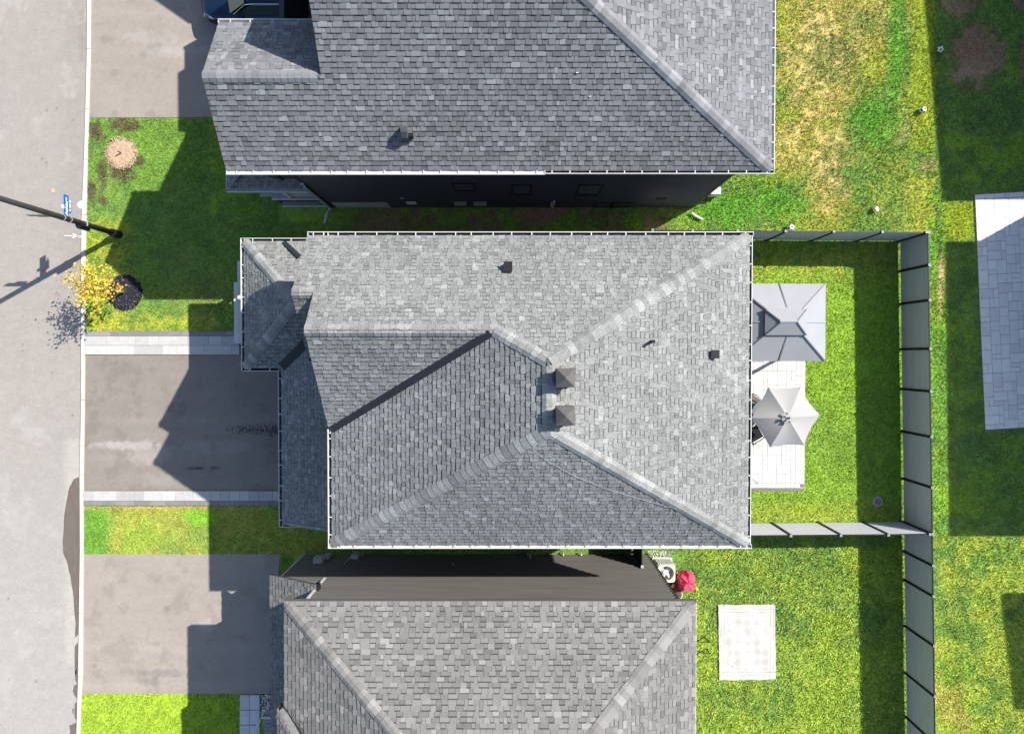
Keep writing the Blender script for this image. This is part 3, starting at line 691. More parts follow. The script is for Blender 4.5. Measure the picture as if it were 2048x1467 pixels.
rc.cap((xg,yg,zg), (xr,ynr,zr), nN, nW); rc.cap((xWg,yg,zg), (xg+.1,yg,zg), nN, nS); rc.cap((xb,yb,zb), (xWg+.05,yb,zb), nN, nS); rc.cap((xr,ysr,zr), (xr,ynr,zr), nE, nW)
main_roof = rc.finish(300)
strip('valley_flashing', (xW+.02,yG+.02,e), (xg-.1,yg-.06,zg-.05), .21, M['valley'], main_roof, (nS+nW), .075)
for a, b_, o in (((xWg,yN,e),(xE+.125,yN,e),(0,1)), ((xE-.03,yS,e),(xE-.03,yN,e),(1,0)), ((xW-.125,yS,e),(xE+.125,yS,e),(0,-1)), ((xW,yG,e),(xW,yS,e),(-1,0)), ((xWg-.05,yG,e),(xW,yG,e),(0,-1)), ((xb,ybe,e),(xWg+.2,ybe,e),(0,-1))):
    gutter(hc, a, b_, o, inner='white' if (o == (0,-1) and a[1] < -4) else 'dirt')
gutter(hc, (xb,yN,e), (xWg,yN,e), (0,1))
# walls with gable ends
walls(hc, xW+.5, xE-.55, yS+.42, yN-.42, e-.12, 'siding_c')
def gable_top(zlo, zhi): return lambda z, L: ((z-zlo)/(zhi-zlo)*L/2, L - (z-zlo)/(zhi-zlo)*L/2)
gb = MB(); gb.prism([(xWg+.35,yG+.4),(xW+.6,yG+.4),(xW+.6,yN-.42),(xWg+.35,yN-.42)], 0, lambda x, y: e-.15); 
gb.build('gable_wall', M['siding_c'], hc)
def gable_prism(name, x0, x1, ya, yb_, z0, zt, m, house):
    b = MB(); ym = (ya+yb_)/2
    b.mesh([(x0,ya,z0),(x0,yb_,z0),(x0,ym,zt),(x1,ya,z0),(x1,yb_,z0),(x1,ym,zt)], [(0,2,1),(3,4,5),(0,1,4,3),(1,2,5,4),(2,0,3,5)]); return b.build(name, M[m], house)
gable_prism('gable', xWg+.35, xW+1.5, yG+.12, yN-.12, e-.15, zg-.28, 'siding_c', hc)
gb = MB(); gb.prism([(xb+.3,ybe+.35),(xWg+.5,ybe+.35),(xWg+.5,yN-.42),(xb+.3,yN-.42)], 0, e-.15); gb.build('bay_wall', M['siding_c'], hc)
gable_prism('gable', xb+.3, xWg+.6, ybe+.12, yN-.12, e-.15, zb-.28, 'siding_c', hc)
# porch roof
ep = 3.77; yPn = P(540,483,ep).y; yPs = P(520,735,ep).y; xP = P(489,620,ep).x; yPc = (yPn+yPs)/2; pp = .6; xA = xP + (yPn-yPc); zA = ep + pp*(yPn-yPc); pPW = pp; xI = -5.7
rp = Roof(hc, M['shingle_c'], 'porch_roof')
rp.plane([[(xP,yPs),(xA,yPc),(xP,yPn)]], (xP,yPs,ep), (1,0), pPW)
rp.plane([[(xP,yPn),(xA,yPc),(xI,yPc),(xI,yPn)]], (xP,yPn,ep), (0,-1), pp)
xGr = P(564,900,ep).x; yGs = P(600,1047,ep).y; pg = .5; xGi = xW+.55
yv = lambda x: yPs + (x-xGr)*pg/pp
rp.plane([[(xP,yPs),(xGr,yPs),(xI,yv(xI)),(xI,yPc),(xA,yPc)]], (xP,yPs,ep), (0,1), pp)
mN, mS, mW = nrm((0,-1),pp), nrm((0,1),pp), nrm((1,0),pp)
rp.cap((xP,yPn,ep),(xA,yPc,zA), mN, mW); rp.cap((xP,yPs,ep),(xA,yPc,zA), mS, mW); rp.cap((xA,yPc,zA),(xI,yPc,zA), mN, mS)
proof = rp.finish(60)
rg = Roof(hc, M['shingle_c'], 'garage_roof')
rg.plane([[(xGr,yGs),(xGi,yGs),(xGi,yv(xGi)),(xGr,yPs)]], (xGr,yGs,ep), (1,0), pg)
mG = nrm((1,0),pg); rg.cap((xGr+.1,yGs+.12,ep+.04),(xGi,yGs+.12,ep+pg*(xGi-xGr)), mG, nrm((.2,1),pg), wd=.14)
groof = rg.finish(120)
strip('valley_flashing', (xGr+.05,yPs+.05,ep+.02), (xGr+1.2,yv(xGr+1.2),ep+pg*1.2), .3, M['valley'], groof, (mG+mS), .085)
strip('valley_flashing', P(568,484,ep+.05), P(600,514,ep+.45), .14, M['valley'], proof, mN, .03)
for a, b_, o in (((xP,yPn,ep),(xI-.3,yPn,ep),(0,1)), ((xP,yPs-.12,ep),(xP,yPn+.12,ep),(-1,0)), ((xP-.12,yPs,ep),(xGr-.1,yPs,ep),(0,-1)), ((xGr,yGs-.12,ep),(xGr,yPs-.1,ep),(-1,0)), ((xGr,yGs,ep),(xW-.15,yGs,ep),(0,-1))):
    gutter(hc, a, b_, o)
walls(hc, xGr+.4, xW+.5, yGs+.35, yPs+.1, ep-.2, 'siding_c')
for (x, y) in ((xP+.3,yPn-.35),(xP+.3,yPs+.35),(xP+.3,yPc)): box_part('porch_post', (x-.08,y-.08,.15), (x+.08,y+.08,ep-.2), 'siding_c', hc)
pf = P(472,565); pf2 = P(472,687)
box_part('porch_floor', (P(481,600).x, pf2.y, .01), (xI, pf.y+.8, .30), 'concrete', hc); box_part('front_step', (P(471,600).x, pf2.y+.02, .01), (P(481,600).x-.005, pf.y, .16), 'paver_n', hc)
# roof fittings
def zE(x): return e + pE*(xE-x)
for (u0, u1, v0, v1) in ((1112,1150,735,775), (1112,1150,811,852)):
    zt = 10.35; a, b_ = P(u0, v1, zt), P(u1, v0, zt); q = MB(); cx, cy = (a.x+b_.x)/2, (a.y+b_.y)/2; s = (b_.x-a.x)/2
    q.box((cx-s*.82,cy-s*.82,zE(cx)-.3), (cx+s*.82,cy+s*.82,zt-.1)); ch = q.build('chimney', M['vent'], hc)
    q = MB(); q.mesh([(cx-s,cy-s,zt-.1),(cx+s,cy-s,zt-.1),(cx+s,cy+s,zt-.1),(cx-s,cy+s,zt-.1),(cx-s,cy-s,zt),(cx+s,cy-s,zt),(cx+s,cy+s,zt),(cx-s,cy+s,zt),(cx,cy,zt+.16)],
        [(0,1,5,4),(1,2,6,5),(2,3,7,6),(3,0,4,7),(4,5,8),(5,6,8),(6,7,8),(7,4,8),(0,3,2,1)])
    q.build('chimney_cap', M['vent'], ch)
    q = MB(); q.box((cx-s*.95,cy-s*.95,zE(cx)-.2),(cx+s*.95,cy+s*.95,zE(cx-s)+.05)); q.build('flashing', M['vent'], ch)
def roof_vent(house, u, v, z, sx=.2, sy=.22, m='black', hgt=.2):
    p = P(u, v, z + hgt); q = MB(); q.box((p.x-sx/2,p.y-sy/2,z-.15),(p.x+sx/2,p.y+sy/2,z+hgt-.04)); o = q.build('roof_vent', M[m], house)
    q = MB(); q.prism([(p.x-sx*.6,p.y-sy*.6),(p.x+sx*.6,p.y-sy*.6),(p.x+sx*.6,p.y+sy*.6),(p.x-sx*.6,p.y+sy*.6)], z+hgt-.04, z+hgt-.01); q.build('vent_hood', M[m], o); return o
p = P(1015,533,8.2); roof_vent(hc, 1016, 533, e + pN*(yN-p.y), .2, .24)
p = P(1430,709,7.6); roof_vent(hc, 1431, 708, zE(p.x), .2, .2)
p = P(1299,683,8.4); q = MB(); q.tube([(p.x,p.y,zE(p.x)-.1),(p.x,p.y,zE(p.x)+.38)], .045, 12); q.build('vent_pipe', M['black'], hc)
q = MB(); cab = []
for (u, v) in ((1058,893),(1100,925),(1150,952),(1215,978),(1290,1000),(1370,1022),(1440,1043)):
    for it in range(1):
        z = 8.0
        for _ in range(8): pp_ = P(u, v, z); z = e + min(pS*(pp_.y-yS), pE*(xE-pp_.x)) + .045
        cab.append(P(u, v, z))
q.tube(cab, .0028, 5); q.build('cable', M['galv'], hc)

# ================================================================ TOP HOUSE
et = 6.2; pt_ = .713; yTs = P(1000,339.5,et).y; xTe = P(1543,200,et).x; yl = P(500,150,7.8).y; zl = et + pt_*(yl-yTs); xl = P(404,150,zl).x; xm = P(629,80,8.4).x
yr = 10.4; zt_ = et + pt_*(yr-yTs); pTe = .46; xh = xTe - (zt_-et)/pTe; yTn = 15.2; zln = 6.65; yln = P(500,46,zln).y; pln = (zl-zln)/(yln-yl)
ht_ = thing('house', (0,9,0), 'top house with blue grey shingled roof, dark siding wall and white gutter', 'house')
rt = Roof(ht_, M['shingle_t'], twd=(.10,.14,.17,.19,.22,.27), contrast=.8)
rt.plane([[(xl,yTs),(xm,yTs),(xm,yl),(xl,yl)], [(xm,yTs),(xTe,yTs),(xh,yr),(xm,yr)]], (xl,yTs,et), (0,1), pt_)
rt.plane([[(xl,yl),(xm,yl),(xm,yln),(xl,yln)]], (xl,yln,zln), (0,-1), pln)
rt.plane([[(xTe,yTs),(xTe,yTn+.5),(xh,yr)]], (xTe,yTs,et), (-1,0), pTe)
tS, tN, tE = nrm((0,1),pt_), nrm((0,-1),pt_), nrm((-1,0),pTe)
rt.plane([[(xm,yr),(xh,yr),(xTe,yTn+.5),(xTe-1,yTn+.5),(xm,12.9)]], (xm,yTn+.5,zt_-pt_*(yTn+.5-yr)), (0,-1), pt_, shingle=False)
rt.cap((xTe,yTs,et),(xh,yr,zt_), tS, tE); rt.cap((xl,yl,zl),(xm+.02,yl,zl), tS, nrm((0,-1),pln))
troof = rt.finish(300)
0 and strip('flashing', (xTe-.2,yTs+.0,et+.06), (xh,yr-.22,zt_-.05), .02, M['valley'], troof, tS, .03)
gutter(ht_, (xl,yTs,et), (P(1090,343,et).x,yTs,et), (0,-1), inner='white', ht=.06, wd=.14); gutter(ht_, (P(1090,343,et).x,yTs,et), (xTe+.1,yTs,et), (0,-1), inner='dirt', spacing=.52)
gutter(ht_, (xTe,yTs,et), (xTe,yTn,et), (1,0), inner='white', wd=.1); gutter(ht_, (xl-.02,yln,zln), (xm,yln,zln), (0,1), inner='white', wd=.11)
q = MB(); q.box((xTe-.3,yTs-.09,et-.01),(xTe,yTs-.03,et+.005)); q.build('gutter_debris', M['dirt'], ht_)
yw = P(1000,413,0).y; xwW = P(665,413,0).x; xwE = P(1380,420,0).x; xwE = 7.1
walls(ht_, xwW, xwE, yw, yTn, et-.1, 'siding_t')
yu = P(515,413,0).y + .25
q = MB(); q.prism([(xl+.4,yu),(xwW,yu),(xwW,yln-.3),(xl+.7,yln-.3)], 3.1, et-.1); q.build('upper_wall', M['siding_t'], ht_)
q = MB(); q.box((xl+.66,yu-.04,3.0),(xl+.76,yu+.06,et-.1)); q.build('corner_trim', M['trim'], ht_)
gable_prism('gable', xl+.35, xm+.5, yTs+.25, yln-.25, et-.15, zl-.3, 'siding_t', ht_); gable_prism('gable', xm+.3, xm+1.5, yTs+.4, 2*yr-yTs-.4, et-.15, zt_-.3, 'siding_t', ht_)
q = MB(); q.prism([(xm-.3,12.9),(xwE,12.9),(xwE,yTn),(xm-.3,yTn)], 0, 7.9); q.build('rear_wing', M['siding_t'], ht_)
# windows and thin panels on the dark side wall
for (u0, v0, u1, v1) in ((907,365,949,378),(1026,368,1060,386),(1161,368,1195,387),(1195,403,1222,411),(1226,403,1255,411)):
    a, b_ = on_y(u0, v0, yw), on_y(u1, v1, yw); window(ht_, a, b_, yw, -1, .05)
for (u0, v0, u1, v1, m) in ((907,402,934,409,'galv'),(946,402,974,409,'galv'),(811,401,834,406,'beige'),(1160,395,1173,399,'siding_t'),(1315,394,1331,398,'trim'),(800,393,807,395,'galv')):  # thin panels and small vents; the leading pair are plain pale rectangles
    a, b_ = on_y(u0, v0, yw), on_y(u1, v1, yw); box_part('wall_panel', (a.x, yw-.03, b_.z), (b_.x, yw-.055, a.z), m, ht_)
a, b_ = on_y(662,403,yw), on_y(782,413,yw); box_part('foundation', (a.x, yw-.025, 0), (b_.x, yw-.04, max(.25,a.z)), 'parging', ht_)
for (u, v0, v1, r) in ((1109,398,417,.035),(1104,400,409,.03)):
    a, b_ = on_y(u, v0, yw), on_y(u, v1, yw); q = MB(); q.tube([(a.x,yw-.08,max(.05,b_.z)),(a.x,yw-.08,a.z)], r, 10); q.build('vent_pipe', M['white'], ht_)
# porch roof, deck and railing at the lower left corner of the top house
zp = 3.0; yp0 = P(520,377,zp).y; xp0 = P(459,360,zp).x; xp1 = P(612,383,zp).x
r2 = Roof(ht_, M['shingle_t'], 'porch_roof')
r2.plane([[(xp0,yp0),(xp1,yp0),(xp1-.35,yu+.15),(xp0+.5,yu+.15)]], (xp0,yp0,zp), (0,1), .9)
r2.plane([[(xp0,yp0),(xp0+.8,yp0+.8*.6),(xp0+.8,yp0+3),(xp0,yp0+3)]], (xp0,yp0,zp), (1,0), .8)
r2.finish(60)
gutter(ht_, (xp0-.1,yp0,zp), (xp1+.02,yp0,zp), (0,-1), inner='white'); gutter(ht_, (xp0,yp0,zp), (xp0,yp0+3,zp), (-1,0), inner='white')
a = P(598,392,1.0); b_ = P(664,413,0)
q = MB(); q.tube([(xwW-.02,yw-.1,3.6),(xwW-.02,yw-.12,.3),(P(655,428).x,P(655,428).y,.12),(P(650,447).x,P(650,447).y,.05)], .045, 8); q.build('downspout', M['galv'], ht_)
q = MB(); q.tube([(xp1+.02,yp0-.05,zp),(xp1+.02,yp0+.1,zp-.1),(xwW+.0,yw-.08,3.9)], .05, 8); q.build('downspout', M['galv'], ht_)
dk = P(545,415,.45)
xd0 = P(556,411,.3).x
q = MB(); q.box((xd0, yw+.14, .02), (xwW-.1, yw+1.3, .86)); dko = q.build('porch_deck', M['siding_t'], ht_)
q = MB(); q.box((xd0-.03, yw+.11, .861), (xwW-.08, yw+1.33, .90)); q.build('deck_board', M['wood'], dko)
q = MB(); q.box((xd0+.2, yw-.03, .02), (xwW-.12, yw+.13, .30)); q.build('porch_step', M['wood'], ht_)
q = MB(); q.box((xd0+.18, yw-.07, .27), (xwW-.12, yw-.032, .34)); q.build('nosing', M['white'], dko); q = MB(); q.box((xd0-.04, yw+.065, .84), (xwW-.1, yw+.105, .91)); q.build('nosing', M['white'], dko)
x0_, x1_ = P(572,396,1.6).x, xwW-.15; yr_ = yw+.2
q = MB(); q.box((x0_, yr_-.03, 1.72),(x1_, yr_+.03, 1.77)); q.box((x0_, yr_-.02, .95),(x1_, yr_+.02, .99)); rl = q.build('railing', M['white'], ht_)
n = 14; me = None
for i in range(n):
    x = x0_ + (x1_-x0_)*(i+.5)/n; q = MB(); q.box((-.02,-.02,0),(.02,.02,.78))
    if me is None: me = bpy.data.meshes.new('baluster'); me.from_pydata(q.v, [], q.f); me.materials.append(M['white'])
    link('baluster', me, (x, yr_, .94), rl)
box_part('railing_post', (x0_-.12, yr_-.07, .5), (x0_, yr_+.05, 1.85), 'white', ht_)
box_part('porch_shelf', (P(519,386,2.2).x, P(519,392,2.2).y, 2.1), (P(545,386,2.2).x, P(519,386,2.2).y, 2.18), 'galv', ht_)
# garage lean-to next to the car
xg0 = P(573,20,3.1).x; q = Roof(ht_, M['shingle_t'], 'garage_roof'); q.plane([[(xg0,10.0),(xm+.4,10.0),(xm+.4,16),(xg0,16)]], (xg0,10.0,3.1), (1,0), .5); q.finish(0)
gutter(ht_, (xg0,16,3.1), (xg0,10.0,3.1), (-1,0), inner='white', wd=.1); q = MB(); q.prism([(xg0+.9,10.3),(xm+.6,10.3),(xm+.6,15.8),(xg0+.9,15.8)], 0, 3.2); q.build('garage_wall', M['siding_t'], ht_)
# vent box on the roof
pv_ = P(808,263,8.0); zv = et + pt_*(pv_.y-yTs); q = MB(); ca_ = P(801,272,zv+.55); cb_ = P(814,248,zv+.55)
q.box((ca_.x,ca_.y,zv-.3),(cb_.x,cb_.y,zv+.4)); q.mesh([(ca_.x,ca_.y,zv+.4),(cb_.x,ca_.y,zv+.4),(cb_.x,cb_.y,zv+.4),(ca_.x,cb_.y,zv+.4),(ca_.x,ca_.y+.12,zv+.55),(cb_.x,ca_.y+.12,zv+.55),(cb_.x,cb_.y-.08,zv+.6),(ca_.x,cb_.y-.08,zv+.6)],[(4,5,6,7),(0,1,5,4),(1,2,6,5),(2,3,7,6),(3,0,4,7)])
vv = q.build('roof_vent', M['steel'], ht_); q = MB(); q.tube([(cb_.x+.02,ca_.y+.1,zv+.25),(cb_.x+.14,ca_.y+.1,zv+.25)], .09, 12); q.build('vent_hood', M['trim'], vv)
for (u, v) in ((1178,194),(1152,146),(1310,125)):
    p = P(u, v, 7.5)
    for _ in range(6): z = et + min(pt_*(p.y-yTs), pTe*(xTe-p.x)) + .04; p = P(u, v, z)
    q = MB(); a = random.random(); q.beam(p, p + Vector((math.cos(a)*.07, math.sin(a)*.03, .0)), .03, .02); tag(q.build('debris', M['galv'], None), {1178:'small pale scrap lying on the middle of the top roof',1152:'thin twig lying on the upper part of the top roof',1310:'tiny pale scrap beside the hip of the top roof'}[u], 'debris')

# ================================================================ LOWER HOUSE
eb = 6.3; yBn = P(1000,1202,eb).y; xBe = P(1391,1300,eb).x; xBw = P(569,1300,eb).x; pbn = .5; pbw = .44; pbe = .485; yBr = -12.6; zBr = eb + pbn*(yBn-yBr); xBa = xBw + (zBr-eb)/pbw; xBb = xBe - (zBr-eb)/pbe
yBs = 2*yBr - yBn
hb = thing('house', (-.6,-12,0), 'lower house with warm grey shingled hip roof and brown ribbed siding', 'house')
rb = Roof(hb, M['shingle_b'], twd=(.11,.16,.19,.21,.24,.29), contrast=.75)
EXPO = .15
rb.plane([[(xBa,yBr),(xBb,yBr),(xBe,yBn),(xBw,yBn)]], (xBw,yBn,eb), (0,-1), pbn)
rb.plane([[(xBw,yBs),(xBa,yBr),(xBw,yBn)]], (xBw,yBs,eb), (1,0), pbw)
rb.plane([[(xBe,yBs),(xBe,yBn),(xBb,yBr)]], (xBe,yBs,eb), (-1,0), pbe)
rb.plane([[(xBw,yBs),(xBe,yBs),(xBb,yBr),(xBa,yBr)]], (xBw,yBs,eb), (0,1), pbn, shingle=False)
bN, bW, bE = nrm((0,-1),pbn), nrm((1,0),pbw), nrm((-1,0),pbe)
def inset(p, q, d=.17): p, q = Vector(p), Vector(q); return p + (q-p).normalized()*d
rb.cap(inset((xBw,yBn,eb),(xBa,yBr,zBr)),(xBa,yBr,zBr), bN, bW, wd=.18); rb.cap(inset((xBe,yBn,eb),(xBb,yBr,zBr)),(xBb,yBr,zBr), bN, bE, wd=.18)
broof = rb.finish(300)
q = MB(); q.beam((xBw-.02,yBn+.012,eb-.09),(xBe+.02,yBn+.012,eb-.09),.02,.2); q.build('fascia', M['siding_b'], hb)
q = MB(); q.beam((xBe+.012,yBn,eb-.08),(xBe+.012,yBs,eb-.08),.02,.18); q.build('fascia', M['white'], hb)
ybw = P(1000,1107,0).y; xbw = P(1293.5,1107,0).x; xbm = -6.6; xbg = P(612,1107,0).x
siding('wall', hb, (xbw,ybw), (xbm,ybw), .22, eb-.1, 'siding_b', .22)
q = MB(); q.prism([(xbm,yBs+.4),(xbw,yBs+.4),(xbw,ybw-.17),(xbm,ybw-.17)], 0, eb-.12); q.build('wall', M['siding_b'], hb)
siding('wall', hb, (xbm-.002,ybw), (xbg,ybw), .22, 3.2, 'siding_b', .22)
q = MB(); q.prism([(xbg,-16),(xbm-.01,-16),(xbm-.01,ybw-.17),(xbg,ybw-.17)], 0, 3.1); q.build('garage_wall', M['siding_b'], hb)
q = MB(); q.box((xbg,ybw-.16,0),(xbw,ybw-.015,.22)); q.build('foundation', M['parging'], hb)
q = MB(); q.box((xbw-.05,ybw-.1,0),(xbw+.05,ybw+.03,eb-.1)); q.build('corner_trim', M['trim'], hb)
q = MB(); q.box((xbm-.06,ybw-.1,3.0),(xbm+.03,ybw+.05,eb-.1)); q.build('corner_trim', M['white'], hb)
q = MB(); q.tube([(xbg-.03,ybw+.0,.05),(xbg-.03,ybw+.0,3.1)], .045, 8); q.build('downspout', M['white'], hb)
# lower (garage) roof
eg = 3.25; x0 = P(541,1300,eg).x; y0 = P(545,1149,eg).y; x1 = P(634,1162,4.3).x; mg = (4.3-eg)/(x1-x0)
q = Roof(hb, M['shingle_b'], 'garage_roof'); q.plane([[(x0,-17),(x1,-17),(x1,y0),(x0,y0)]], (x0,-17,eg), (1,0), mg, th=.12); q.finish(80)
q = MB(); q.box((x1-.02,y0-.55,4.05),(x1+.06,y0,4.31)); q.build('flashing', M['trim'], hb)
# raised hip at the lower left
yh = P(556,1413,eb).y; xh0 = P(556,1413,eb).x; q = Roof(hb, M['shingle_b'], 'front_roof'); mh = .66
hd = (1.0, -1.02); q.plane([[(xh0,-18),(xh0+4,-18),(xh0+4,yh-4*1.02),(xh0,yh)]], (xh0,-18,eb+.05), (1,0), mh, th=.35)
q.cap((xh0+.05,yh-.12,eb+.06),(xh0+4,yh-.12-4*1.02,eb+.05+mh*4), nrm((1,0),mh), nrm((.6,-.8),.7), wd=.22); q.finish(60)
strip('flashing', (xh0+.12,yh+.02,eb+.03), (xh0+3.2,yh-3.0*1.02,eb+.05+mh*2.5), .2, M['valley'], hb, (0,0,1), .03)
# fittings on the lit wall
def wallbox(name, u0, v0, u1, v1, depth, m):
    a, b_ = on_y(u0, v0, ybw), on_y(u1, v1, ybw); return box_part(name, (a.x, ybw+.025, a.z), (b_.x, ybw+.025+depth, b_.z), m, hb)
def WB(cx, z0, z1, wd, dep, m, name):
    return box_part(name, (cx-wd/2, ybw+.025, z0), (cx+wd/2, ybw+.025+dep, z1), m, hb)
mb_ = WB(P(637,1120,1.2).x, .9, 1.35, .35, .2, 'galv', 'electric_meter'); WB(P(652,1112,.9).x, .45, .85, .2, .16, 'galv', 'electric_meter')
for du in (0, .12, .3): q = MB(); x = P(640,1112,.6).x + du; q.tube([(x,ybw+.09,0),(x,ybw+.09,.95)], .022, 8); q.build('conduit', M['galv'], hb)
x = P(711,1100,.6).x; WB(x, .35, .8, .26, .18, 'galv', 'gas_meter'); q = MB(); q.tube([(x-.13,ybw+.08,.3),(x-.22,ybw+.08,1.5)], .02, 8); q.tube([(x+.12,ybw+.1,.5),(x+.3,ybw+.1,.6),(x+.34,ybw+.1,.1)], .025, 8); q.build('gas_pipe', M['galv'], hb)
for u, zt2 in ((1060,.75),(1056,.45),(1127,.4),(1163,.4)):
    x = P(u,1110,.4).x; q = MB(); q.tube([(x,ybw+.08,.12),(x,ybw+.08,zt2)], .03, 10); q.build('vent_pipe', M['white'], hb)
a = on_y(1183,1155,ybw); q = MB(); q.box((a.x-.16,ybw+.02,a.z-.03),(a.x-.12,ybw+.1,a.z+.03)); q.box((a.x+.12,ybw+.02,a.z-.03),(a.x+.16,ybw+.1,a.z+.03)); q.beam((a.x-.13,ybw+.07,a.z),(a.x+.13,ybw+.07,a.z),.02,.02); q.build('wall_bracket', M['rust'], hb)
q = MB(); p = on_y(906,1129,ybw); q.tube([(p.x,ybw+.02,p.z),(p.x,ybw+.06,p.z)], .02, 8); q.build('wall_hook', M['white'], hb)
# porch railing bottom-left
q = MB(); a, b_ = P(519,1438,1.0), P(500,1500,1.0); q.beam(a, b_, .1, .06); q.beam(a - Vector((0,0,.12)), a + Vector((1.6,0,-.12)), .06, .06); rl2 = q.build('railing', M['white'], hb)
q = MB(); q.box((P(527,1440,.6).x,-17,0),(x0+1.2,P(527,1440,.6).y,.55)); dk2 = q.build('porch_deck', M['wood'], hb)
me = None
for i in range(8):
    if me is None: q = MB(); q.box((-.9,-.06,0),(.9,.06,.03)); me = bpy.data.meshes.new('deck_board'); me.from_pydata(q.v, [], q.f); me.materials.append(M['wood'])
    link('deck_board', me, (P(527,1440,.6).x+.92, P(527,1443,.6).y - .14*i, .555), dk2)

# ================================================================ NEIGHBOURING HOUSES BEYOND THE FRAME
def plain_house(pts, e_, m_, label, ov=.42):
    c = Vector((sum(p[0] for p in pts)/4, sum(p[1] for p in pts)/4)); h = thing('house', (c.x, c.y, 0), label, 'house', None)
    inn = []
    for p in pts: inn.append((p[0] + (ov if p[0] < c.x else -ov), p[1] + (ov if p[1] < c.y else -ov)))
    q = MB(); q.prism(inn, 0, e_-.1); q.build('wall', M['siding_b'], h)
    sw, se, ne, nw = [Vector((p[0], p[1], e_)) for p in pts]; hh = (nw.y - sw.y)/2; z = e_ + .48*hh; a = Vector((sw.x+hh, (sw.y+nw.y)/2, z)); b = Vector((se.x-hh, (se.y+ne.y)/2, z))
    q = MB(); q.poly([sw, se, b, a]); q.poly([se, ne, b]); q.poly([ne, nw, a, b]); q.poly([nw, sw, a]); q.prism([(p[0],p[1]) for p in pts], e_-.15, e_-.001); q.build('roof', M['plainroof'], h)
    return h
SX, SY = .95*6.3, .53*6.3
def cast(u, v): p = P(u, v); return (p.x + SX, p.y + SY)
a = cast(1884,402); n1_ = cast(1848,-0); sl_ = (n1_[0]-a[0])/(n1_[1]-a[1])
plain_house([(a[0],a[1]),(a[0]+14,a[1]),(a[0]+14+9.6*sl_,a[1]+9.6),(a[0]+9.6*sl_,a[1]+9.6)], 6.3, .48, 'hip roofed house beyond the upper right corner whose shadow darkens the lawn')
a = cast(1897,1072); b_ = cast(1889,487)
plain_house([(a[0],a[1]),(a[0]+14,a[1]),(b_[0]+14,b_[1]),(b_[0],b_[1])], 6.3, .48, 'hip roofed house beyond the right edge whose shadow covers the neighbouring patio')
a = cast(2026,1418); b_ = cast(2000,1189)
plain_house([(a[0],a[1]),(a[0]+12,a[1]),(b_[0]+12,b_[1]),(b_[0],b_[1])], 6.3, .48, 'hip roofed house beyond the lower right edge')
hn = thing('house', (0,21,0), 'gable roofed house beyond the top edge of the driveway', 'house')
q = MB(); q.box((-6.4,16.7,0),(7,25.5,6.1)); q.build('wall', M['siding_b'], hn); q = MB()
q.prism([(-6.8,16.2),(7.4,16.2),(7.4,21),(-6.8,21)], lambda x, y: 6.0+.84*(y-16.2), lambda x, y: 6.2+.84*(y-16.2)); q.prism([(-6.8,21),(7.4,21),(7.4,25.8),(-6.8,25.8)], lambda x, y: 6.0+.84*(25.8-y), lambda x, y: 6.2+.84*(25.8-y)); q.build('roof', M['plainroof'], hn)
gable_prism('gable', -6.4, 7, 16.6, 25.4, 6.0, 9.8, 'siding_b', hn)

# ================================================================ FENCES
_fm = {}
def fpanel(L, hgt):
    key = ('p', round(L, 2))
    if key not in _fm: 
        prof = []; z = .07
        while z < hgt - .05: z1 = min(z + .155, hgt - .03); prof += [(.009, z), (.016, z + .012), (.016, z1 - .012), (.009, z1)]; z = z1
        ring = prof + [(-a, b) for a, b in prof[::-1]]; k = len(ring); q = MB()
        q.mesh([(-L/2, a, b) for a, b in ring] + [(L/2, a, b) for a, b in ring], [(i, (i+1) % k, k + (i+1) % k, k + i) for i in range(k)])
        me = bpy.data.meshes.new('panel'); me.from_pydata(q.v, [], q.f); me.materials.append(M['fence']); _fm[key] = me
    return _fm[key]
FH = 1.88
def fence(pts, label, sides=1, dark=None):
    c = Vector((pts[len(pts)//2][0], pts[len(pts)//2][1], 0)); f = thing('fence', c, label, 'fence')
    for i, p in enumerate(pts):
        q = MB(); q.box((-.045,-.045,0),(.045,.045,FH+.03))
        if 'post' not in _fm:
            me = bpy.data.meshes.new('post'); me.from_pydata(q.v, [], q.f); me.materials.append(M['trim']); _fm['post'] = me
            q = MB(); q.box((-.047,-.047,0),(.047,.047,.02)); me = bpy.data.meshes.new('post_cap'); me.from_pydata(q.v, [], q.f); me.materials.append(M['capgrey']); _fm['cap'] = me
        d = Vector(pts[min(i+1, len(pts)-1)]) - Vector(pts[max(i-1, 0)]); an = math.atan2(d.y, d.x)
        po = link('post', _fm['post'], (p[0], p[1], 0), f, (0, 0, an))
        cpo = bpy.data.objects.new('post_cap', _fm['cap']); col.objects.link(cpo); cpo.parent = po; cpo.location = (0, 0, FH+.031)
        if i + 1 < len(pts):
            a, b = Vector(p), Vector(pts[i+1]); d = b - a; L = d.length - .09; mid = (a+b)/2
            link('panel', fpanel(L, FH), (mid.x, mid.y, 0), f, (0, 0, math.atan2(d.y, d.x)))
            q = MB(); dn = d.normalized()*.046; q.beam((a.x+dn.x, a.y+dn.y, FH-.015), (b.x-dn.x, b.y-dn.y, FH-.015), .04, .03); q.build('top_rail', M['trim'], f)
    return f
top = lambda u, v: (P(u, v, FH).x, P(u, v, FH).y)
ev = [465,530,600,697,782,873,974,1067]
fence([top(1857 + 13*(v-465)/1002, v) for v in ev] + [top(1857 + 13*(v-465)/1002, v) for v in (1130,1191,1290,1391,1485,1580)], 'long grey panel fence along the back of the two gardens')
fence([top(u, 460.3 + (u-1305)*.008) for u in (1305,1385,1475,1571,1667,1764)] + [top(1852,464.5)], 'grey panel fence between the central garden and the top garden')
fence([top(u, 1071 - (u-1500)*.008) for u in (1400,1484,1581,1681,1776)] + [top(1859,1067.5)], 'sunlit grey panel fence between the central garden and the lower garden')
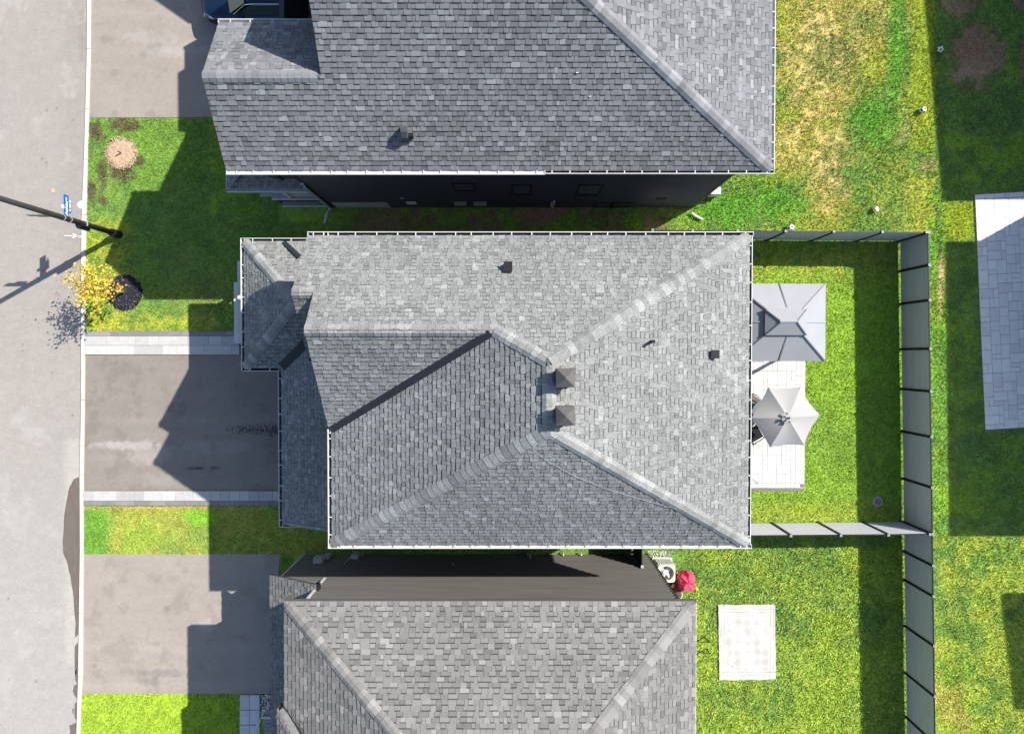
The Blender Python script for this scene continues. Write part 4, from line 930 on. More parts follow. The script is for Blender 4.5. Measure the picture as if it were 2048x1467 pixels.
xg_ = P(1284,1137,FH).x; gt = thing('side_gate', (xg_,-6.6,0), 'dark side gate panel between the central house and the lower house', 'gate')
box_part('gate_panel', (xg_-.02, ybw+.1, .08), (xg_+.02, yS+.45, FH-.02), 'trim', gt); box_part('post', (xg_-.045, ybw+.05, 0), (xg_+.045, ybw+.14, FH+.04), 'trim', gt); box_part('post_cap', (xg_-.05, ybw+.04, FH+.041), (xg_+.05, ybw+.15, FH+.07), 'galv', gt)

# ================================================================ STREET LIGHT + SIGN
pb = P(238,469); lp = thing('street_lamp', (pb.x, pb.y, 0), 'tall dark pole standing on the lawn beside the kerb', 'street lamp')
q = MB(); q.tube([(pb.x,pb.y,0),(pb.x,pb.y,.5)], [.16,.15], 16); q.build('base', M['trim'], lp)
q = MB(); q.tube([(pb.x,pb.y,.5),(pb.x,pb.y,4.5),(pb.x,pb.y,9)], [.105,.095,.07], 20); q.build('pole', M['pole'], lp, smooth=True)
q = MB(); q.tube([(pb.x,pb.y,8.95),(pb.x-.8,pb.y,9.25),(pb.x-2.0,pb.y,9.3)], [.04,.035,.03], 10); q.build('arm', M['pole'], lp)
q = MB(); q.box((pb.x-2.6,pb.y-.15,9.25),(pb.x-1.95,pb.y+.15,9.37)); q.build('lamp_head', M['galv'], lp)
q = MB(); q.tube([(pb.x+.0,pb.y-.16,1.95),(pb.x+.0,pb.y-.16,2.55)], .07, 10); q.box((pb.x-.13,pb.y-.13,1.95),(pb.x+.13,pb.y-.08,2.5)); q.build('junction_box', M['trim'], lp)
q = MB(); q.tube([(pb.x,pb.y,2.15),(pb.x,pb.y,2.19)], .125, 16); q.build('strap', M['galv'], lp)
for z in (3.0, 3.35): q = MB(); q.tube([(pb.x,pb.y,z),(pb.x,pb.y,z+.03)], .108, 16); q.build('strap', M['galv'], lp)
# street name sign: blade running north from the pole, faces east
sg = thing('street_sign', (pb.x, pb.y, 3.0), 'blue street name sign with white lettering on the pole', 'sign')
ys0 = P(141,441,3.1).y; ys1 = P(146,391,3.1).y; xs = pb.x
q = MB(); q.box((xs-.012, ys0, 3.06), (xs+.012, ys1, 3.30)); q.box((xs-.0119, ys0+.28, 2.93), (xs+.0119, ys1-.25, 3.059)); bl = q.build('blade', M['blue'], sg)
q = MB(); q.tube([(xs-.012,(ys0+ys1)/2,3.36),(xs+.012,(ys0+ys1)/2,3.36)], .065, 16); q.build('emblem', M['signw'], sg)
def text(s, size, loc, m, parent):
    cu = bpy.data.curves.new('lettering', 'FONT'); cu.body = s; cu.size = size; cu.extrude = .002; cu.align_x = 'CENTER'; cu.offset = .003
    t = bpy.data.objects.new('tmp', cu); me = bpy.data.meshes.new_from_object(t); bpy.data.objects.remove(t); me.materials.append(m)
    # face +x, reading upward along +y
    R = Matrix(((0, 0, 1), (1, 0, 0), (0, 1, 0))); me.transform(R.to_4x4()); return link('lettering', me, loc, parent)
ym = (ys0+ys1)/2
text('Ashlar', .2, (xs+.015, ym, 3.12), M['signw'], sg); text('Rue', .1, (xs+.015, ys0+.13, 3.12), M['signw'], sg); text('Cr', .1, (xs+.015, ys1-.12, 3.16), M['signw'], sg)
for i, (a, b) in enumerate(((.34,.42),(.46,.60),(.64,.72))): q = MB(); q.box((xs+.0125, ys0+a, 2.965), (xs+.015, ys0+b, 3.02)); q.build('emblem', M['signw'], sg)
q = MB(); q.box((xs-.95, pb.y-.012, 3.62), (xs-.11, pb.y+.012, 3.84)); q.box((xs-.7, pb.y-.0119, 3.5), (xs-.3, pb.y+.0119, 3.619))
s2 = thing('street_sign', (xs-.5, pb.y, 3.5), 'dark sign plate seen edge on, pointing from the pole over the road', 'sign'); q.build('blade', M['gazrib'], s2)

# ================================================================ TREE + MULCH RINGS
def disc(name, c, r, z, m, n=40, dome=.05, jit=.05):
    q = MB(); ring = []
    for k in range(n): a = k*2*math.pi/n; rr = r*(1 + random.uniform(-jit, jit)); ring.append((c.x + rr*math.cos(a), c.y + rr*math.sin(a), z))
    ring2 = [((p[0]-c.x)*.7 + c.x, (p[1]-c.y)*.7 + c.y, z + dome) for p in ring]
    q.mesh(ring + ring2, [(i, (i+1) % n, n + (i+1) % n, n + i) for i in range(n)] + [tuple(range(n, 2*n))]); return q.build(name, m)
tc_ = P(250,585); mu = tag(disc('mulch_ring', tc_, .70, .01, M['mulch']), 'round black mulch ring around the young tree', 'mulch ring')
def rp_disc(c, r, z):
    a = random.random()*6.28; d = math.sqrt(random.random())*r; return Vector((c.x + d*math.cos(a), c.y + d*math.sin(a), z))
pebbles('mulch_chips', mu, lambda: (rp_disc(tc_, .71, .055), random.choice((.7,1,1,1.5,2.5,7))), 900, .012, .035, M['mulch'])
st_c = P(243,307); sr = tag(disc('straw_ring', st_c, .62, .01, M['straw'], jit=.07), 'pale straw mulch ring on the front lawn of the top house', 'mulch ring')
pebbles('straw_chips', sr, lambda: (rp_disc(st_c, .66, .05), random.choice((.5,.8,1,1.2,1.4))), 700, .012, .035, M['straw'])
q = MB(); q.tube([(st_c.x+.02,st_c.y,.02),(st_c.x+.02,st_c.y,.3)], .025, 8); q.build('stake', M['bark'], sr)
tr = thing('young_tree', (tc_.x, tc_.y, .05), 'small young tree with bright yellow leaves beside the kerb', 'tree')
q = MB(); q.tube([(tc_.x,tc_.y,.05),(tc_.x+.01,tc_.y-.01,1.0),(tc_.x-.02,tc_.y+.02,2.0),(tc_.x,tc_.y,2.8)], [.035,.028,.02,.008], 8); q.build('trunk', M['bark'], tr)
q = MB(); lm = MB(); tips = []
for i in range(16):
    z0 = 1.3 + 1.2*i/16; a = i*2.4; L = random.uniform(.5,1.0)*(1 if z0 < 2.2 else .6); p0 = Vector((tc_.x, tc_.y, z0)); p1 = p0 + Vector((math.cos(a)*L, math.sin(a)*L*.9, L*.65))
    mid = (p0+p1)/2 + Vector((random.uniform(-.05,.05), random.uniform(-.05,.05), -.04)); q.tube([p0, mid, p1], [.013,.009,.004], 6); tips += [(mid, .5), (p1, .5), ((mid+p1)/2, .6)]
q.build('limbs', M['bark'], tr)
for i in range(820):
    t, r = random.choice(tips); p = t + Vector((random.gauss(0,.13), random.gauss(0,.13), random.gauss(0,.12)))
    n = Vector((random.gauss(0,.6), random.gauss(0,.6), 1)).normalized(); a = n.orthogonal().normalized(); b = n.cross(a); th = random.random()*6.3; a, b = a*math.cos(th)+b*math.sin(th), b*math.cos(th)-a*math.sin(th)
    s = random.uniform(.032,.058); lm.mesh([p-a*s, p+b*s*.8-a*s*.2, p+a*s*1.1, p-b*s*.8-a*s*.2], [(0,3,2,1)], 0, random.choice((.35,.6,.85,1,1,1.15,1.3)))
lm.build('crown', M['leaf'], tr)

fl = MB()
spots = [(random.gauss(150, 60), random.gauss(610, 55)) for _ in range(70)] + [(random.uniform(1400, 2040), random.uniform(20, 1460)) for _ in range(110)] + [(random.uniform(175, 430), random.uniform(240, 660)) for _ in range(25)]
for (u, v) in spots:
    p = P(u, v, .06 if u > 172 else .025); a = random.random()*6.3; sz = random.uniform(.02, .04); d = Vector((math.cos(a)*sz, math.sin(a)*sz, .004)); e_ = Vector((-math.sin(a)*sz*.7, math.cos(a)*sz*.7, 0))
    if u < -5 or (1500 < u < 1612 and v < 985 and v > 560): continue
    fl.poly([p-d, p+e_, p+d*1.1, p-e_], 0, random.choice((.4,.6,.8,1)))
tag(fl.build('fallen_leaves', mat('fallen_leaf', (.5,.27,.06), .8, tone=True)), 'scattered small dry leaves fallen on the lawns and kerb', 'leaves', kind='stuff')

# ================================================================ GAZEBO
zg0, zg1, zg2 = 2.5, 3.0, 3.35
xe, xw2 = P(1651,640,zg0).x, None; yn_, ys_ = P(1650,567,zg0).y, P(1650,722,zg0).y; cyg = (yn_+ys_)/2; cxg = P(1577,642,zg2).x; xw2 = 2*cxg - xe
gz = thing('gazebo', (cxg, cyg, 0), 'grey steel roofed gazebo with two tiers beside the umbrella', 'gazebo')
def hiproof(x0, x1, y0, y1, z0, z1, hx, hy, name, parent, m, th=.03):
    q = MB(); cx, cy = (x0+x1)/2, (y0+y1)/2; a = [(x0,y0,z0),(x1,y0,z0),(x1,y1,z0),(x0,y1,z0)]; t = [(cx-hx,cy-hy,z1),(cx+hx,cy-hy,z1),(cx+hx,cy+hy,z1),(cx-hx,cy+hy,z1)]
    q.mesh(a + t + [(p[0],p[1],p[2]-th*1.5) for p in a] + [(p[0],p[1],p[2]-th) for p in t], [(0,1,5,4),(1,2,6,5),(2,3,7,6),(3,0,4,7),(4,5,6,7),(0,8,9,1),(1,9,10,2),(2,10,11,3),(3,11,8,0),(8,12,13,9),(9,13,14,10),(10,14,15,11),(11,15,12,8)]); return q.build(name, m, parent), a, t
low, a, t = hiproof(xw2, xe, ys_, yn_, zg0, zg1, .62, .42, 'lower_roof', gz, M['gaz'])
for i in range(4):
    q = MB(); q.beam(Vector(a[i])+Vector((0,0,.015)), Vector(t[i])+Vector((0,0,.015)), .045, .03); q.build('roof_rib', M['gazrib'], low)
for (p0, p1) in (((cxg-.0,yn_,zg0),(cxg+.1,cyg+.5,zg1-.06)), ((cxg-.0,ys_,zg0),(cxg+.1,cyg-.5,zg1-.06)), ((xe,cyg,zg0),(cxg+.75,cyg,zg1-.07)), ((xw2,cyg,zg0),(cxg-.75,cyg,zg1-.07))):
    q = MB(); q.beam(Vector(p0)+Vector((0,0,.015)), Vector(p1)+Vector((0,0,.015)), .045, .03); q.build('roof_rib', M['gaz'] if p0[1] == cyg else M['gazrib'], low)
xu0, xu1 = P(1530,645,zg1+.05).x, P(1613,645,zg1+.05).x; yu0, yu1 = P(1570,670,zg1+.05).y, P(1570,618,zg1+.05).y
up, a, t = hiproof(xu0, xu1, yu0, yu1, zg1+.06, zg2, .28, .012, 'upper_roof', gz, M['gaz'])
for i in range(4): q = MB(); q.beam(Vector(a[i])+Vector((0,0,.012)), Vector(t[i])+Vector((0,0,.012)), .035, .025); q.build('roof_rib', M['gazrib'], up)
q = MB(); q.beam((cxg-.3,cyg,zg2+.01),(cxg+.3,cyg,zg2+.01),.05,.03); q.build('ridge_bar', M['gaz'], up)
for sx in (xw2+.35, xe-.35):
    for sy in (ys_+.3, yn_-.3): box_part('post', (sx-.05,sy-.05,.02), (sx+.05,sy+.05,zg0+.05), 'gazrib', gz)
q = MB()
for (p0, p1) in (((xw2+.3,ys_+.3),(xe-.3,ys_+.3)), ((xe-.35,ys_+.3),(xe-.35,yn_-.3)), ((xe-.3,yn_-.3),(xw2+.3,yn_-.3)), ((xw2+.35,yn_-.3),(xw2+.35,ys_+.3))): q.beam((*p0,zg0-.1),(*p1,zg0-.1),.05,.1)
q.build('frame_beam', M['gazrib'], gz)

# ================================================================ UMBRELLA, CHAIRS
uc = P(1576,835,2.75); um = thing('umbrella', (uc.x, uc.y, .09), 'pale grey hexagonal patio umbrella open over the white patio', 'umbrella')
hexp = [P(u, v, 2.3) for u, v in ((1640,830),(1601,773),(1536,774),(1503,836),(1540,894),(1608,890))]
for i in range(6):
    a, b = hexp[i], hexp[(i+1) % 6]; q = MB(); apx = Vector((uc.x, uc.y, 2.72)); n = 8; rows = []
    for r in range(n+1):
        f = .09 + .91*r/n; row = []
        for c in range(9):
            s = c/8; e_ = a.lerp(b, s); p = apx.lerp(e_, f); sag = math.sin(math.pi*s)*f; ctr = (a+b)/2
            p = p + Vector((0,0,-.07*sag + .04*math.sin(math.pi*f)))
            if r == n: p = p + (apx - p)*.045*math.sin(math.pi*s)
            row.append(p)
        rows.append(row)
    vs = [p for row in rows for p in row]; q.mesh(vs, [(r*9+c, (r+1)*9+c, (r+1)*9+c+1, r*9+c+1) for r in range(n) for c in range(8)]); pn = q.build('canopy_panel', M['fabric'], um, smooth=True)
    q = MB(); q.tube([apx + Vector((0,0,-.02)), apx.lerp(a,.5) + Vector((0,0,.015)), a], .01, 6); q.build('rib', M['gazrib'], um)
    an = i*math.pi/3 + .4; q = MB(); c0 = Vector((uc.x, uc.y, 2.80)); d = Vector((math.cos(an), math.sin(an), 0)); s = Vector((-d.y, d.x, 0))
    q.poly([c0 + d*.03 - s*.03, c0 + d*.21 - s*.085 + Vector((0,0,-.05)), c0 + d*.23 + s*.03 + Vector((0,0,-.045)), c0 + d*.03 + s*.03]); q.build('vent_flap', M['fabric'], um)
q = MB(); q.tube([(uc.x,uc.y,.09),(uc.x,uc.y,2.8),(uc.x,uc.y,2.86)], [.022,.022,.04], 10); q.build('pole', M['black'], um)
q = MB(); q.tube([(uc.x,uc.y,.09),(uc.x,uc.y,.15)], [.25,.22], 20); q.build('base', M['black'], um)
tb = thing('patio_table', (uc.x-.1, uc.y, .09), 'dark round patio table under the umbrella', 'table')
q = MB(); q.tube([(uc.x-.1,uc.y,.78),(uc.x-.1,uc.y,.81)], .5, 24); q.build('tabletop', M['gazrib'], tb)
me = None
for i in range(4):
    an = i*1.57+.78; p = Vector((uc.x-.1+.35*math.cos(an), uc.y+.35*math.sin(an), .09)); q = MB(); q.tube([(0,0,0),(0,0,.69)], .02, 8)
    if me is None: me = bpy.data.meshes.new('leg'); me.from_pydata(q.v, [], q.f); me.materials.append(M['black'])
    link('leg', me, p, tb)
def chair(c, rz, label, fab):
    t = thing('patio_chair', (c.x, c.y, .09), label, 'chair'); R = Matrix.Rotation(rz, 3, 'Z')
    def w_(x, y, z): return Vector((c.x, c.y, .09)) + R @ Vector((x, y, z))
    for (x, y) in ((-.26,-.26),(.26,-.26),(-.26,.26),(.26,.26)): q = MB(); q.tube([w_(x,y,0), w_(x*.96,y*.96,.44 if y < 0 else .92)], .016, 6); q.build('leg', M['black'], t)
    q = MB(); q.mesh([w_(-.26,-.26,.44),w_(.26,-.26,.44),w_(.26,.24,.40),w_(-.26,.24,.40),w_(-.26,-.26,.41),w_(.26,-.26,.41),w_(.26,.24,.37),w_(-.26,.24,.37)],[(0,1,2,3),(7,6,5,4),(0,4,5,1),(1,5,6,2),(2,6,7,3),(3,7,4,0)]); q.build('seat', M[fab], t)
    q = MB(); q.mesh([w_(-.25,.24,.42),w_(.25,.24,.42),w_(.25,.36,.95),w_(-.25,.36,.95),w_(-.25,.27,.42),w_(.25,.27,.42),w_(.25,.39,.95),w_(-.25,.39,.95)],[(0,1,2,3),(7,6,5,4),(0,4,5,1),(1,5,6,2),(2,6,7,3),(3,7,4,0)]); q.build('backrest', M[fab], t)
    for x in (-.27,.27): q = MB(); q.tube([w_(x,-.24,.62), w_(x,.3,.64)], .018, 6); q.tube([w_(x,-.24,.62), w_(x,-.25,.42)], .014, 6); q.build('armrest', M['black'], t)
    return t
chair(P(1509,806,.6), 1.0, 'taupe fabric patio chair under the upper left of the umbrella', 'taupe')
chair(P(1510,868,.6), 2.1, 'black patio chair under the lower left edge of the umbrella', 'black')
q = MB(); q.beam(P(1505,957,.1), P(1515,966,.1), .012, .012); tag(q.build('stick', M['black']), 'thin dark stick lying on the lower part of the white patio', 'stick')

# ================================================================ AIR CONDITIONER, COVERED CHAIR, BUCKET
zac = .86; a = P(1316,1165,zac); b = P(1351,1128,zac); cx, cy = (a.x+b.x)/2, (a.y+b.y)/2; s = (b.x-a.x)/2; ang_ = -.03
ac = thing('air_conditioner', (cx, cy, 0), 'beige air conditioner with round fan opening at the corner of the lower house', 'air conditioner')
box_part('pad', (cx-s*1.15,cy-s*1.15,.0),(cx+s*1.15,cy+s*1.15,.07),'concrete',ac)
def rsq(s, r, n=6):
    return [(cx + s*math.cos(t)/(abs(math.cos(t))**7+abs(math.sin(t))**7)**(1/7), cy + s*math.sin(t)/(abs(math.cos(t))**7+abs(math.sin(t))**7)**(1/7)) for t in [2*math.pi*k/40 for k in range(40)]]
def rsq_old(s, r, n=6):
    pts = []
    for (sx, sy, a0) in ((1,1,0),(-1,1,90),(-1,-1,180),(1,-1,270)):
        for k in range(n+1): t = math.radians(a0 + 90*k/n); pts.append((cx + sx*(s-r) + r*math.cos(t), cy + sy*(s-r) + r*math.sin(t)))
    return pts
outer = rsq(s, .09); q = MB(); n = len(outer); rr = s*.83
inner = []
for (x, y) in outer: d = math.hypot(x-cx, y-cy); inner.append((cx + (x-cx)/d*rr, cy + (y-cy)/d*rr))
q.mesh([(x,y,zac) for x, y in outer] + [(x,y,zac-.02) for x, y in inner] + [(x,y,zac-.09) for x, y in outer] + [(x,y,zac-.3) for x, y in inner], [(i,(i+1)%n,n+(i+1)%n,n+i) for i in range(n)] + [(i,2*n+i,2*n+(i+1)%n,(i+1)%n) for i in range(n)] + [(n+i,n+(i+1)%n,3*n+(i+1)%n,3*n+i) for i in range(n)] + [tuple(range(3*n,4*n))])
q.build('top_cover', M['beige'], ac, smooth=False)
q = MB(); q.prism(rsq(s*.93,.08), .07, zac-.31); q.build('coil', M['gazrib'], ac)
me = None
for side in range(4):
    for i in range(9):
        t = -s*.82 + 2*s*.82*i/8; d = (0,1) if side == 0 else (1,0) if side == 1 else (0,-1) if side == 2 else (-1,0)
        x = cx + (t if d[0] == 0 else d[0]*s*.96); y = cy + (t if d[1] == 0 else d[1]*s*.96)
        if me is None: q = MB(); q.box((-.024,-.024,0),(.024,.024,zac-.17)); me = bpy.data.meshes.new('louvre'); me.from_pydata(q.v, [], q.f); me.materials.append(M['beige'])
        link('louvre', me, (x, y, .075), ac)
q = MB(); q.tube([(cx,cy,zac-.26),(cx,cy,zac-.13)], .1, 16); fh = q.build('fan_hub', M['beige'], ac)
for i in range(4):
    an = i*math.pi/2 + .9; d = Vector((math.cos(an), math.sin(an), 0)); sd = Vector((-d.y, d.x, 0)); c0 = Vector((cx, cy, zac-.18)); q = MB()
    q.mesh([c0+d*.08-sd*.05+Vector((0,0,.03)), c0+d*rr*.92-sd*.1+Vector((0,0,.045)), c0+d*rr*.92+sd*.11+Vector((0,0,-.04)), c0+d*.08+sd*.06+Vector((0,0,-.03))], [(0,1,2,3)]); q.build('fan_blade', M['beige'], fh)
q = MB(); q.tube([(cx-s,cy-s+.05,.3),(cx-s-.1,cy-s-.0,.3),(xbw+.08,cy-s-.05,.5),(xbw+.05,cy-s-.05,1.2)], .022, 6); q.build('hose', M['white'], ac)
# pink cover
pc = P(1375,1166,.7); pk = thing('covered_chair', (pc.x,pc.y,0), 'crumpled pink cover draped over a chair beside the air conditioner', 'chair cover')
nn = 16; q = MB(); 
out = [P(u, v, .75) for u, v in ((1361,1152),(1367,1147),(1376,1143.5),(1384,1146),(1392.5,1151),(1394,1160),(1394,1172),(1392,1181),(1384,1183.5),(1372,1184.5),(1363,1184),(1358,1178),(1360,1168),(1358,1160))]
ctr = sum(out, Vector())/len(out); vs = []; K = len(out)*3; R_ = 7
for r in range(R_+1):
    f = r/R_
    for k in range(K):
        i = k/3; a_, b_ = out[int(i) % len(out)], out[(int(i)+1) % len(out)]; e_ = a_.lerp(b_, i % 1); p = ctr.lerp(e_, f)
        fold = (math.sin(k*.83 + 2.2*f + .6*math.sin(k*.31))*.06 + math.sin(k*.37+2+3*f)*.07)*f + .05*math.sin(p.x*9+p.y*5)*math.sin(p.y*11) ; vs.append((p.x, p.y, .80 + fold - .16*f*f + (.0 if r < R_ else -.25)))
q.mesh(vs, [(r*K+k, (r+1)*K+k, (r+1)*K+(k+1) % K, r*K+(k+1) % K) for r in range(1, R_) for k in range(K)] + [tuple(K + k for k in range(K))]); q.build('cover', M['pink'], pk, smooth=False)
for (x, y) in ((-.2,-.25),(.2,-.25),(-.2,.25),(.2,.25)): q = MB(); q.tube([(ctr.x+x,ctr.y+y,0),(ctr.x+x,ctr.y+y,.6)], .015, 6); q.build('leg', M['black'], pk)
q = MB(); c2 = P(1352,1174,.3); q.tube([(c2.x,c2.y,.02),(c2.x,c2.y,.35),(c2.x,c2.y,.42)], [.17,.22,.24], 20); q.tube([(c2.x,c2.y,.421),(c2.x,c2.y,.43)], [.19,.18], 16); tag(q.build('clay_pot', M['rust'], smooth=False), 'dark rusty brown pot between the air conditioner and the pink cover', 'pot')
c3 = P(1355,1188,.3); bk = thing('bucket', (c3.x,c3.y,0), 'white tub beside the corner of the lower house roof', 'bucket')
q = MB(); n = 24
ring = lambda r, z: [(c3.x + r*math.cos(k*2*math.pi/n), c3.y + r*1.1*math.sin(k*2*math.pi/n), z) for k in range(n)]
q.mesh(ring(.15,.0)+ring(.19,.34)+ring(.165,.34)+ring(.13,.05), [(i,(i+1)%n,n+(i+1)%n,n+i) for i in range(n)]+[(n+i,n+(i+1)%n,2*n+(i+1)%n,2*n+i) for i in range(n)]+[(2*n+i,2*n+(i+1)%n,3*n+(i+1)%n,3*n+i) for i in range(n)]+[tuple(range(3*n,4*n))]); q.build('body', M['white'], bk)
q = MB(); q.tube([(c3.x-.18,c3.y,.34),(c3.x-.1,c3.y+.12,.4),(c3.x+.1,c3.y+.12,.4),(c3.x+.18,c3.y,.34)], .008, 6); q.build('handle', M['galv'], bk)
# folding frame by the lower house
fr = thing('folding_frame', (P(1402,1290).x, P(1402,1290).y, 0), 'black wire folding frame on the grass beside the lower house', 'frame')
pts = {k: P(u, v, z) for k, (u, v, z) in dict(a=(1392,1282,.5), b=(1409,1273,.5), c=(1417,1281,.35), d=(1392,1308,.5), e=(1413,1296,.45), f=(1420,1306,.1), g=(1396,1309,.0), h=(1418,1283,.0)).items()}
for (x, y) in (('a','b'),('b','c'),('d','e'),('e','f'),('a','d'),('c','h'),('d','g')): q = MB(); q.tube([pts[x], pts[y]], .018, 6); q.build('bar', M['black'], fr)
# rug
r4 = [P(u, v, .06) for u, v in ((1439,1359),(1552,1358),(1550,1208),(1436.5,1209))]; q = MB(); nx, ny = 14, 18; vs = []
for j in range(ny+1):
    for i in range(nx+1):
        p = r4[0].lerp(r4[1], i/nx).lerp(r4[3].lerp(r4[2], i/nx), j/ny); ed = (j == 0 or j == ny)
        vs.append((p.x + (random.uniform(-.008,.008) if i in (0,nx) else 0), p.y + (.012*math.sin(i*1.1) if ed else 0), .06 + .012*math.sin(i*.9+j*.5) + random.uniform(-.004,.004)))
q.mesh(vs, [(j*(nx+1)+i, j*(nx+1)+i+1, (j+1)*(nx+1)+i+1, (j+1)*(nx+1)+i) for j in range(ny) for i in range(nx)])
tag(q.build('rug', M['rug'], origin=sum(r4, Vector())/4, smooth=True), 'white outdoor rug with faded diamond pattern on the lower lawn', 'rug')
# balls
import bmesh
def ball(u, v, r, label, dark='ballb', dots=True):
    bm = bmesh.new(); bmesh.ops.create_icosphere(bm, subdivisions=4, radius=r); me = bpy.data.meshes.new('ball'); ico = bmesh.new(); bmesh.ops.create_icosphere(ico, subdivisions=1, radius=1)
    R = Matrix.Rotation(.5, 3, 'X') @ Matrix.Rotation(.35+u, 3, 'Y'); ax = [R @ x.co.normalized() for x in ico.verts]; ico.free()
    for f in bm.faces:
        c = f.calc_center_median().normalized(); f.smooth = True
        if dots and max(c.dot(x) for x in ax) > .945: f.material_index = 1
    bm.to_mesh(me); bm.free(); me.materials.append(M['ballw']); me.materials.append(M[dark]); p = P(u, v, r); tag(link('ball', me, (p.x, p.y, r+.02)), label, 'ball', 'balls lying on the lawns')
ball(1880,99,.12,'black and white football lying in the shade at the right'); ball(1845,220,.125,'white ball on the sunlit lawn close to the shadow edge'); ball(1751,419,.115,'pinkish ball on the dry grass above the back fence','ballp'); ball(1581,455,.13,'white ball resting against the fence of the central garden')
# valve lid
c4 = P(1754,1002); q = MB(); q.tube([(c4.x,c4.y,0),(c4.x,c4.y,.06)], .2, 28); vl = tag(q.build('valve_lid', M['parging']), 'round utility lid in the shaded grass of the central garden', 'lid'); q = MB(); q.tube([(c4.x,c4.y,.061),(c4.x,c4.y,.07)], .14, 24); q.build('cover', M['lid'], vl)
# downspout extension and white cap at the top house corner
q = MB(); q.tube([P(1383,425,.12), P(1392,432,.1), P(1405,439,.08)], [.04,.045,.045], 8); tag(q.build('drain_pipe', M['white']), 'white drain pipe on the grass at the corner of the top house', 'pipe')
q = MB(); c5 = P(1437,382,.5); q.box((c5.x-.3,c5.y-.12,.0),(c5.x+.08,c5.y+.14,.55)); tag(q.build('utility_box', M['white']), 'white utility box behind the corner of the top house', 'box')

# ================================================================ CAR
cl = P(404,10,.7).x; cyc = 13.62; car = thing('parked_car', (cl+2.4, cyc, 0), 'dark navy suv parked on the top driveway', 'car')
def loft(secs, name, m, parent, smooth=True):
    q = MB(); n = len(secs[0]); 
    for s_ in secs: q.v += [tuple(p) for p in s_]
    for i in range(len(secs)-1):
        for k in range(n-1): q.f.append((i*n+k, i*n+k+1, (i+1)*n+k+1, (i+1)*n+k)); q.m.append(0); q.t.append(1)
    q.f.append(tuple(range(n))); q.f.append(tuple(range((len(secs)-1)*n, len(secs)*n))[::-1]); q.m += [0,0]; q.t += [1,1]
    return q.build(name, m, parent, smooth=smooth)
def sec(x, hw, zt, zb=.28, crown=.05):
    return [(cl+x, cyc+y*hw, z) for y, z in ((-.94,zb),(-1,.5),(-1,zt-.12),(-.93,zt-.03),(-.6,zt+crown*.5),(0,zt+crown),(.6,zt+crown*.5),(.93,zt-.03),(1,zt-.12),(1,.5),(.94,zb))]
body = loft([sec(0,.55,.72), sec(.06,.72,.82), sec(.2,.86,.9), sec(.5,.95,.97), sec(1.2,.98,1.04), sec(1.6,.98,1.06), sec(3.0,.98,1.06), sec(4.4,.96,1.06), sec(4.75,.85,.95)], 'body', M['navy'], car)
def gsec(x, hw0, hw1, z0, z1): return [(cl+x, cyc-hw0, z0), (cl+x, cyc-hw1, z1-.05), (cl+x, cyc-hw1*.85, z1), (cl+x, cyc, z1+.03), (cl+x, cyc+hw1*.85, z1), (cl+x, cyc+hw1, z1-.05), (cl+x, cyc+hw0, z0)]
loft([gsec(1.95,.86,.74,1.0,1.62), gsec(2.3,.88,.76,1.0,1.68), gsec(3.4,.88,.76,1.0,1.68), gsec(4.4,.85,.7,1.0,1.6)], 'roof', M['navy'], car)
q = MB(); q.mesh([(cl+1.22,cyc-.82,1.09),(cl+1.12,cyc,1.12),(cl+1.22,cyc+.82,1.09),(cl+1.95,cyc+.70,1.6),(cl+1.9,cyc,1.66),(cl+1.95,cyc-.70,1.6)], [(0,1,4,5),(1,2,3,4)]); q.build('windshield', M['cglass'], car)
for s in (-1, 1):
    q = MB(); q.mesh([(cl+1.4,cyc+s*.885,1.09),(cl+4.2,cyc+s*.885,1.09),(cl+4.1,cyc+s*.775,1.56),(cl+2.1,cyc+s*.775,1.56)], [(0,1,2,3)]); q.build('side_window', M['cglass'], car)
    q = MB(); q.tube([(cl+1.35,cyc+s*.86,1.1),(cl+1.98,cyc+s*.75,1.6),(cl+2.3,cyc+s*.77,1.68),(cl+4.1,cyc+s*.77,1.66)], .012, 6); q.build('window_trim', M['chrome'], car)
    q = MB(); q.mesh([(cl+.07,cyc+s*.62,.78),(cl+.12,cyc+s*.79,.80),(cl+.55,cyc+s*.955,.88),(cl+.5,cyc+s*.9,.95),(cl+.16,cyc+s*.7,.88)], [(0,1,2,3,4)]); q.build('headlight', M['lamp'], car)
    q = MB(); q.box((cl+1.5,cyc+s*.98,1.0),(cl+1.68,cyc+s*1.17,1.14)); q.build('mirror', M['navy'], car)
    for x in (.95, 3.8):
        q = MB(); q.tube([(cl+x,cyc+s*.76,.35),(cl+x,cyc+s*.97,.35)], .35, 20); wh = q.build('wheel', M['tyre'], car); q = MB(); q.tube([(cl+x,cyc+s*.975,.35),(cl+x,cyc+s*.985,.35)], .22, 16); q.build('rim', M['chrome'], wh)
q = MB(); q.box((cl+2.45,cyc-.42,1.705),(cl+3.35,cyc+.42,1.725)); q.build('sunroof', M['cglass'], car)
q = MB()
for (p0, p1) in (((2.42,-.45),(3.38,-.45)),((3.38,-.45),(3.38,.45)),((3.38,.45),(2.42,.45)),((2.42,.45),(2.42,-.45)),((2.9,-.45),(2.9,.45))): q.beam((cl+p0[0],cyc+p0[1],1.728),(cl+p1[0],cyc+p1[1],1.728),.02,.012)
q.build('sunroof_trim', M['chrome'], car)
q = MB(); q.tube([(cl+.1,cyc-.7,.62),(cl-.01,cyc-.4,.62),(cl-.02,cyc,.62),(cl-.01,cyc+.4,.62),(cl+.1,cyc+.7,.62)], .02, 6); q.build('grille_trim', M['chrome'], car)

